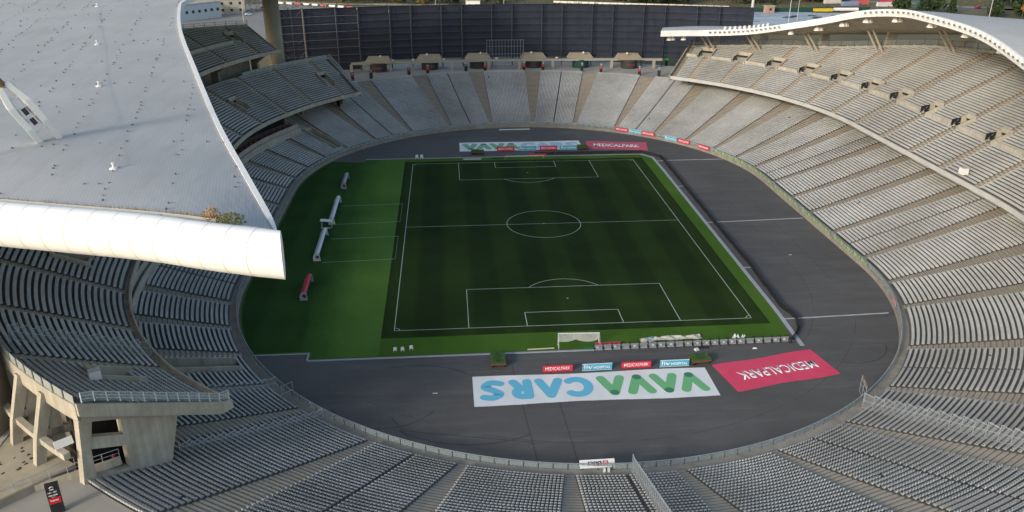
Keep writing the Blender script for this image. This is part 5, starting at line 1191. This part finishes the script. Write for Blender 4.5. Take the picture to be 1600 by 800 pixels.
# a person in red standing in the opening under the deck
P_ = W(SS(-130.2), 32.0, 12.3); per = thing('person', 'person in red jacket and dark trousers standing under the left deck frame', 'person', P_, R_(-40))
def skin(name, vs, es, rad, m, parent):
    me = bpy.data.meshes.new(name); me.from_pydata(vs, es, []); o = bpy.data.objects.new(name, me); link(o)
    s_ = o.modifiers.new('s', 'SKIN'); 
    for i, r_ in enumerate(rad): me.skin_vertices[0].data[i].radius = (r_, r_)
    me.skin_vertices[0].data[0].use_root = True; o.modifiers.new('b', 'SUBSURF').levels = 1
    bpy.context.view_layer.update(); ev = o.evaluated_get(bpy.context.evaluated_depsgraph_get()); m2 = bpy.data.meshes.new_from_object(ev); bpy.data.objects.remove(o); m2.materials.clear(); m2.materials.append(m); m2.shade_smooth()
    o2 = bpy.data.objects.new(name, m2); link(o2, parent); return o2
try:
    skin('body', [(0, 0, .95), (0, 0, 1.2), (0, 0, 1.42), (0, 0, 1.52), (0, 0.02, 1.66), (.2, 0, 1.4), (.27, .02, 1.12), (.28, -.05, .88), (-.2, 0, 1.4), (-.27, .02, 1.12), (-.28, -.05, .88), (.1, 0, .9), (.12, 0, .5), (.12, 0, .08), (.12, -.16, .04), (-.1, 0, .9), (-.12, 0, .5), (-.12, 0, .08), (-.12, -.16, .04)],
         [(0, 1), (1, 2), (2, 3), (3, 4), (2, 5), (5, 6), (6, 7), (2, 8), (8, 9), (9, 10), (0, 11), (11, 12), (12, 13), (13, 14), (0, 15), (15, 16), (16, 17), (17, 18)],
         [.15, .15, .16, .06, .1, .07, .05, .035, .07, .05, .035, .1, .07, .05, .04, .1, .07, .05, .04], mat('dark_cloth', (.03, .03, .04), .9), per)
    mb = MB(); mb.lathe([(.19, .92), (.2, 1.2), (.2, 1.4), (.1, 1.5)], 10); mb.build('red_jacket', mat('jacket_red', (.45, .03, .03), .9), per)
    mb = MB(); mb.lathe([(.03, 1.58), (.1, 1.62), (.115, 1.70), (.1, 1.78), (.04, 1.82)], 8); mb.build('hair', black_m, per)
except Exception as e: print('person', e)
# gutter plants
for u, lb, mt, rx, rz_, k_, sz, nm in ((1.75, 'green bushy shrub rooted in the roof gutter near the tube tip', leaf_g, 1.3, 1.2, 420, .17, 'shrub'), (2.35, 'tall dry yellowing shrub in the roof gutter left of the green one', leaf_b, .8, 1.9, 240, .15, 'shrub')):
    p_ = gut(u); leafmass(nm, mt, p_[0], p_[1], p_[2], rx, rz_, k_, sz, lb, 'shrub')
mb = MB()
for i in range(1500):
    u = 2.2+rng.random()**2.6*9; p_ = on_roof(u, .2+rng.random()*.3); h = (.1+.75*rng.random()**2)*(1.1-(u-2)/12); mb.add([p_, p_+[.07, .03, 0], p_+[.1*rng.normal(), .1*rng.normal(), h]], [(0, 1, 2)])
tag(mb.build('dry_grass', leaf_b), 'rusty dry grass growing along the roof gutter beside the white tube', 'dry grass', kind='stuff')
# ============================================================ BACKGROUND
sheet('parking', [(-260, 250), (-95, 225), (-60, 300), (-95, 385), (-150, 400), (-300, 330)], 10.03, tarmac_m)
sheet('plastic_field', [(120, 245), (215, 240), (270, 300), (250, 322), (175, 338), (120, 345)], 10.03, plastic_m)
mb = MB()
for i in range(40):
    x = 180+rng.random()*60; y = 270+rng.random()*50; mb.prism([(x+5*rng.random()*math.cos(q), y+1.5*math.sin(q)) for q in (0, 1.2, 2.4, 3.6, 5)], 10.04, 10.3)
tag(mb.build('dark_tarpaulin', mat('tarp_dark', (.04, .045, .045), .7)), 'scattered dark sheeting strips over the pale plastic field', 'tarpaulin', kind='stuff')
def road(name, pts, wd, m, z=10.06):
    mb = MB(); P_ = [Vector(q) for q in pts]; G_ = []
    for i, q in enumerate(P_):
        d_ = (P_[min(i+1, len(P_)-1)]-P_[max(i-1, 0)]).normalized(); nn = Vector((-d_.y, d_.x)); G_.append([(q.x+nn.x*wd/2, q.y+nn.y*wd/2, z), (q.x-nn.x*wd/2, q.y-nn.y*wd/2, z)])
    mb.grid(G_); o = mb.build(name, m); o['kind'] = 'structure'
road('road', [(-230, 450), (-140, 405), (-100, 380), (-50, 372), (20, 372), (90, 368), (130, 350), (175, 345), (250, 352), (330, 340), (500, 320)], 10, mat('road_asphalt', (.11, .11, .108), .9, (.15, .15, .145), .05, .6))
road('far_road', [(200, 420), (300, 380), (340, 340), (420, 330), (560, 340)], 12, mat('far_tarmac', (.22, .21, .2), .9, (.28, .27, .25), .05, .6))
road('pale_verge', [(-300, 470), (-180, 440), (-110, 398), (-60, 390), (-20, 388)], 9, mat('verge_sand', (.36, .30, .22), .95, (.42, .36, .27), .05, .6), 10.08)
# white barrier blocks behind the screen
bk = MB(); bk.prism([(-2.3, -.9), (2.3, -.9), (2.3, .9), (-2.3, .9)], 0, 1.1); bk_me = bk.mesh('barrier_block', mat('barrier_white', (.70, .66, .55), .8, (.76, .72, .62), .5, .6))
for i in range(24):
    f_ = i/23; x = 55+f_*108; y = 396-f_*37; t = inst('barrier_block', bk_me, None, (x, y, 10), math.atan2(-37, 108)); tag(t, 'whitish concrete barrier block in the sunlit row beyond the screen', 'barrier', 'barrier blocks in a row beyond the screen')
rb = MB(); rb.prism([(-2.2, -.5), (2.2, -.5), (2.2, .5), (-2.2, .5)], 0, 1.2); rbm = rb.mesh('road_block', mat('block_red', (.55, .12, .1), .7)); rbw = rb.mesh('road_block', whitep)
for i in range(14):
    x = -141+i*6.2; y = 402-i*2.4-(i*.35)**2; t = inst('road_block', rbm if i % 3 == 0 else rbw, None, (x, y, 10), -.4); tag(t, ('red' if i % 3 == 0 else 'white')+' plastic road block on the bend behind the far left shaft', 'road block', ('red' if i % 3 == 0 else 'white')+' road blocks on the bend')
# trees
def crown_mesh(name, m, h, r, k, conif=False):
    mb = MB(); cl = [(rng.normal()*r*.45, rng.normal()*r*.45, h*(.35+.55*rng.random())) for _ in range(9)]
    for i in range(k):
        if conif:
            z = h*(.12+.88*rng.random()); rr = r*(1.05-z/h)*(.5+.5*rng.random()); a = rng.random()*6.28; c_ = Vector((rr*math.cos(a), rr*math.sin(a), z))
        else:
            q = cl[rng.integers(9)]; v = rng.normal(size=3); v /= np.linalg.norm(v); rr = r*.48*(.7+.4*rng.random()); c_ = Vector((q[0]+v[0]*rr, q[1]+v[1]*rr, max(.8, q[2]+v[2]*rr*.8)))
        R3 = Euler((rng.random()*3, rng.random()*3, rng.random()*6)).to_matrix(); s_ = r*(.13+.12*rng.random())
        mb.add([c_+R3@Vector(v)*s_ for v in ((-1, -.6, 0), (1, -.5, .1), (.8, .7, 0), (-.7, .6, -.1))], [(0, 1, 2, 3)])
    return mb.mesh(name, m)
trunk_m = mat('bark', (.07, .055, .04), .9, (.11, .09, .07), 2, .5)
tk = MB(); tk.bar((0, 0, 0), (.1, 0, 4.5), .32, 6, .15); tk.bar((.05, 0, 2.5), (1.4, .4, 5.2), .13, 4, .05); tk.bar((.05, 0, 2.8), (-1.2, -.5, 5.4), .12, 4, .05); trunk_me = tk.mesh('trunk', trunk_m)
kinds = [('dark green conifer', crown_mesh('crown', mat('leaf_dark', (.018, .036, .016), .9, (.04, .065, .03), .7, .5), 11, 3.3, 420, True)),
         ('bushy mid green tree', crown_mesh('crown', mat('leaf_mid', (.035, .06, .02), .9, (.075, .10, .035), .7, .5), 9, 4.2, 380)),
         ('yellowing autumn tree', crown_mesh('crown', mat('leaf_yellow', (.17, .13, .03), .9, (.26, .19, .05), .7, .5), 8.5, 3.8, 340)),
         ('orange autumn tree', crown_mesh('crown', mat('leaf_orange', (.24, .10, .03), .9, (.32, .16, .05), .7, .5), 7.5, 3.8, 340)),
         ('broad dark green tree', crown_mesh('crown', mat('leaf_deep', (.022, .045, .02), .9, (.05, .08, .03), .7, .5), 10, 5.2, 480))]
def tree(kind, x, y, sc_, label, group):
    nm, cme = kinds[kind]; t = thing('conifer_tree' if kind == 0 else 'tree', label, 'tree', (x, y, 9.9), rng.random()*6.28, group); t.scale = (sc_, sc_, sc_*(.9+.25*rng.random())); inst('crown', cme, t); inst('trunk', trunk_me, t)
where = []
for i in range(26):
    x = -95+i*4.4+rng.normal()*1.5; y = 384+rng.random()*22+max(0, -x-30)*.15; kd = [1, 2, 0, 1, 3, 2, 4, 1][i % 8]; tree(kd, x, y, .8+.35*rng.random(), kinds[kd][0]+' in the belt beyond the left of the screen', kinds[kd][0]+'s beyond the left part of the screen')
for i in range(70):
    x = 95+rng.random()*165; y = 372+rng.random()*55+(x-95)*.02; 
    if x > 215 and y < 380: y += 20
    kd = [0, 4, 0, 4, 1][i % 5]; tree(kd, x, y, .85+.5*rng.random(), kinds[kd][0]+' in the forest edge above the right roof', kinds[kd][0]+'s in the forest edge above the right roof')
for i, (x, y, s_) in enumerate([(276, 318, 1.25), (286, 326, 1.35), (294, 316, 1.1), (268, 330, 1.1), (322, 312, 1.15), (330, 300, 1.3), (340, 310, 1.35), (350, 300, 1.2), (360, 312, 1.3), (312, 300, 1.0), (375, 320, 1.3), (390, 330, 1.4), (405, 340, 1.3), (352, 352, 1.2), (372, 360, 1.3)]):
    tree(4 if i % 2 else 0, x, y, s_, kinds[4 if i % 2 else 0][0]+' by the roads at the top right', kinds[4 if i % 2 else 0][0]+'s by the roads at the top right')
tree(3, 329, 292, 1.0, 'lone orange autumn tree by the road in the top right corner', None)
for i in range(12): x = -172+i*9+rng.normal()*2; tree(2 if i % 2 else 1, x, 414+rng.random()*14, .7+.3*rng.random(), kinds[2 if i % 2 else 1][0]+' behind the parking at the top left', kinds[2 if i % 2 else 1][0]+'s behind the parking at the top left')
# low scrub field
mb = MB()
for i in range(5000):
    x = -200+rng.random()*620; y = 350+rng.random()*150; s_ = .5+rng.random(); R3 = Euler((rng.random()*3, rng.random()*3, rng.random()*6)).to_matrix(); mb.add([Vector((x, y, 10.2))+R3@Vector(v)*s_ for v in ((-1, -.6, 0), (1, -.5, .1), (.8, .7, 0))], [(0, 1, 2)])
tag(mb.build('scrub', mat('scrub_leaf', (.06, .07, .025), .95, (.16, .13, .06), .1, .5)), 'low dry scrub covering the open land beyond the stadium', 'scrub', kind='stuff')
# lamp posts
def lamp(x, y, h, label, r=.14, head=True):
    t = thing('street_lamp', label, 'lamp post', (x, y, 10)); mb = MB(); mb.bar((0, 0, 0), (0, 0, h), r, 8, r*.6); mb.build('pole', mat('pole_grey', (.5, .52, .52), .5, (.6, .61, .6), 1, .5), t)
    if head: mb = MB(); mb.box((.5, 0, h), (1.6, .35, .2)); mb.build('lamp_head', whitep, t)
    else: mb = MB(); mb.lathe([(.5, 0), (1.4, .3), (1.4, .8), (.4, 1.0)], 10, (0, 0, h)); mb.build('lamp_head', whitep, t)
lamp(-138.7, 304.5, 13, 'street lamp left of the white car in the parking'); lamp(-120, 290, 11, 'street lamp right of the white car in the parking', .16); lamp(145.1, 262, 40, 'thick tall grey mast rising behind the right roof tip', .85, False)
lamp(176.4, 285.2, 19, 'slim tall lamp post on the plastic covered field, taller of two', .2); lamp(183.6, 290.4, 13, 'slim lamp post on the plastic covered field, shorter of two', .16); lamp(306, 296, 17, 'round headed lamp mast among dark trees at the top right', .22, False); lamp(-29, 352, 13, 'thin lamp post peeping over the left of the screen', .14); lamp(15, 356, 12, 'thin lamp post behind the middle of the screen', .14)
# parked cars and lorries
def car(x, y, rz, c_, label, nm='parked_car'):
    t = thing(nm, label, 'car', (x, y, 10.03), rz); mb = MB(); prof = [(-2.15, .35), (-2.2, .8), (-1.5, .95), (-1.0, 1.45), (.7, 1.45), (1.3, .98), (2.1, .85), (2.2, .35)]
    mb.sweep([[(a, s_*.88, b_) for a, b_ in prof] for s_ in (-1, 1)]); mb.build('body', c_, t)
    mb = MB(); mb.sweep([[(a, s_*.89, b_) for a, b_ in ((-1.3, 1.0), (-.95, 1.38), (.65, 1.38), (1.1, 1.0))] for s_ in (-1, 1)]); mb.build('side_glass', black_m, t)
    for a in (-1.35, 1.35):
        for s_ in (-.85, .85): mb = MB(); mb.bar((a, s_-.1, .33), (a, s_+.1, .33), .33, 10); mb.build('wheel', black_m, t)
cw = mat('car_silver', (.6, .62, .64), .3, (.66, .68, .7), 1, .5); crd = mat('car_red', (.35, .03, .04), .35)
car(-143, 337, .5, cw, 'silver car parked alone on the tarmac at the top left'); car(330, 345, .3, crd, 'dark red car on the road at the top right'); car(296, 350, .2, cw, 'silver car on the road left of the dark red one')
for i, (x, y, c_, lb) in enumerate(((262, 372, (.5, .12, .1), 'red container in the yard at the top right'), (252, 366, (.2, .26, .4), 'blue container in the yard at the top right'), (274, 360, (.62, .60, .56), 'long cream container in the yard at the top right'), (289, 384, (.5, .05, .1), 'tall crimson container in the yard at the top right'), (246, 380, (.55, .52, .48), 'grey container behind the blue one in the yard'), (304, 366, (.06, .14, .13), 'dark green container right of the yard'))):
    t = thing('container', lb, 'container', (x, y, 10), .1); mb = MB(); mb.box((0, 0, 1.4), (12, 2.6, 2.7)); mb.build('box', mat('cont%d' % i, c_, .7), t)
    for k_ in range(11): q = MB(); q.box((-5.5+1.1*k_, -1.33, 1.4), (.35, .08, 2.4)); q.build('rib', MATS['cont%d' % i], t)
# buildings
def building(x, y, wd, dp, h, rz, m, label, rows_=1, n_=6, roof=None, name='warehouse', zg=10):
    t = thing(name, label, 'building', (x, y, zg), rz); mb = MB(); mb.box((0, 0, h/2), (wd, dp, h)); mb.build('wall', m, t); mb = MB(); mb.box((0, 0, h+.2), (wd+.6, dp+.6, .4)); mb.build('roof', roof or conc_light, t)
    wm_ = MB(); wm_.box((0, 0, 0), (1.6, .2, 1.5)); wme = wm_.mesh('window', mat('window_dark', (.03, .04, .05), .2)); fm_ = MB(); fm_.box((0, -.05, -.85), (1.8, .3, .14)); fme = fm_.mesh('sill', conc_light)
    for r_ in range(rows_):
        for i in range(n_): o = inst('window', wme, t, (-wd/2+wd*(i+.5)/n_, -dp/2-.03, h*(r_+.55)/rows_)); inst('sill', fme, o)
    return t
building(-172, 322, 30, 14, 9, R_(52), mat('pale_blue_wall', (.42, .50, .56), .8, (.52, .58, .62), .3, .6), 'pale blue walled low building at the far left behind the upper seats', 1, 7)
building(-156, 352, 16, 12, 8, R_(10), conc_light, 'small open concrete building behind the parking at the top left', 2, 3, name='gatehouse')
building(182, 331, 5.5, 4, 4, R_(5), mat('hut_brick', (.36, .22, .17), .9, (.42, .28, .22), 1, .5), 'small pinkish hut at the far corner of the plastic field', 1, 1, name='hut')
t = thing('site_fence', 'dark green site fence along the back of the plastic field', 'fence', (205, 335, 10))
for i in range(16):
    mb = MB(); x = -32+i*5; mb.box((x, -.3*i*.1, 1.3), (4.9, .15, 2.6)); mb.build('fence_panel', mat('fence_green', (.012, .06, .045), .7), t)
mb = MB(); t = thing('yellow_trailer', 'long yellow trailer box before the green fence beyond the right roof', 'trailer', (217, 330, 10)); mb.box((0, 0, 1.6), (12, 2.5, 1.7)); mb.build('box', mat('trailer_yellow', (.6, .42, .03), .6), t)
for a in (-4, 4): mb = MB(); mb.bar((a, -1.2, .4), (a, 1.2, .4), .4, 8); mb.build('wheel', black_m, t)
t = thing('white_tank', 'long white tank trailer next to the yellow one', 'trailer', (233, 332, 10)); mb = MB(); mb.bar((-8, 0, 1.5), (8, 0, 1.5), 1.1, 10); mb.build('tank', whitep, t)
for a in (-5, 5): mb = MB(); mb.box((a, 0, .35), (1.2, 1.6, .7)); mb.build('support', black_m, t)
building(-5, 355, 9, 5, 6, 0, whitep, 'small white cabin just over the middle left of the screen', 1, 2, name='cabin')
t = thing('red_road_sign', 'small red and white sign seen under the right roof', 'sign', W(30, 78, 10)); mb = MB(); mb.bar((0, 0, 0), (0, 0, 20), .12); mb.build('pole', steel_m, t); mb = MB(); mb.box((0, 0, 20.5), (.3, 3.0, 1.2), .5); mb.build('panel', red_m, t); mb = MB(); mb.box((-.2, 0, 20.5), (.1, 2.0, .3), .5); mb.build('stripe', whitep, t)
byg = {}
for o in bpy.data.objects:
    if o.parent is None and o.get('group') and o.get('label'): byg.setdefault(o['label'], []).append(o)
for lb, os_ in byg.items():
    if 1 < len(os_) <= 28:
        px_ = [(project(np.array(o.location))[0], o) for o in os_]; px_.sort(key=lambda q: q[0])
        for i, (_, o) in enumerate(px_): o['label'] = lb+(', '+onames[i]+' from the left' if len(lb.split()) <= 12 else ', '+onames[i]+' along')
print('objects', len(bpy.data.objects), 'seats', len(seats))
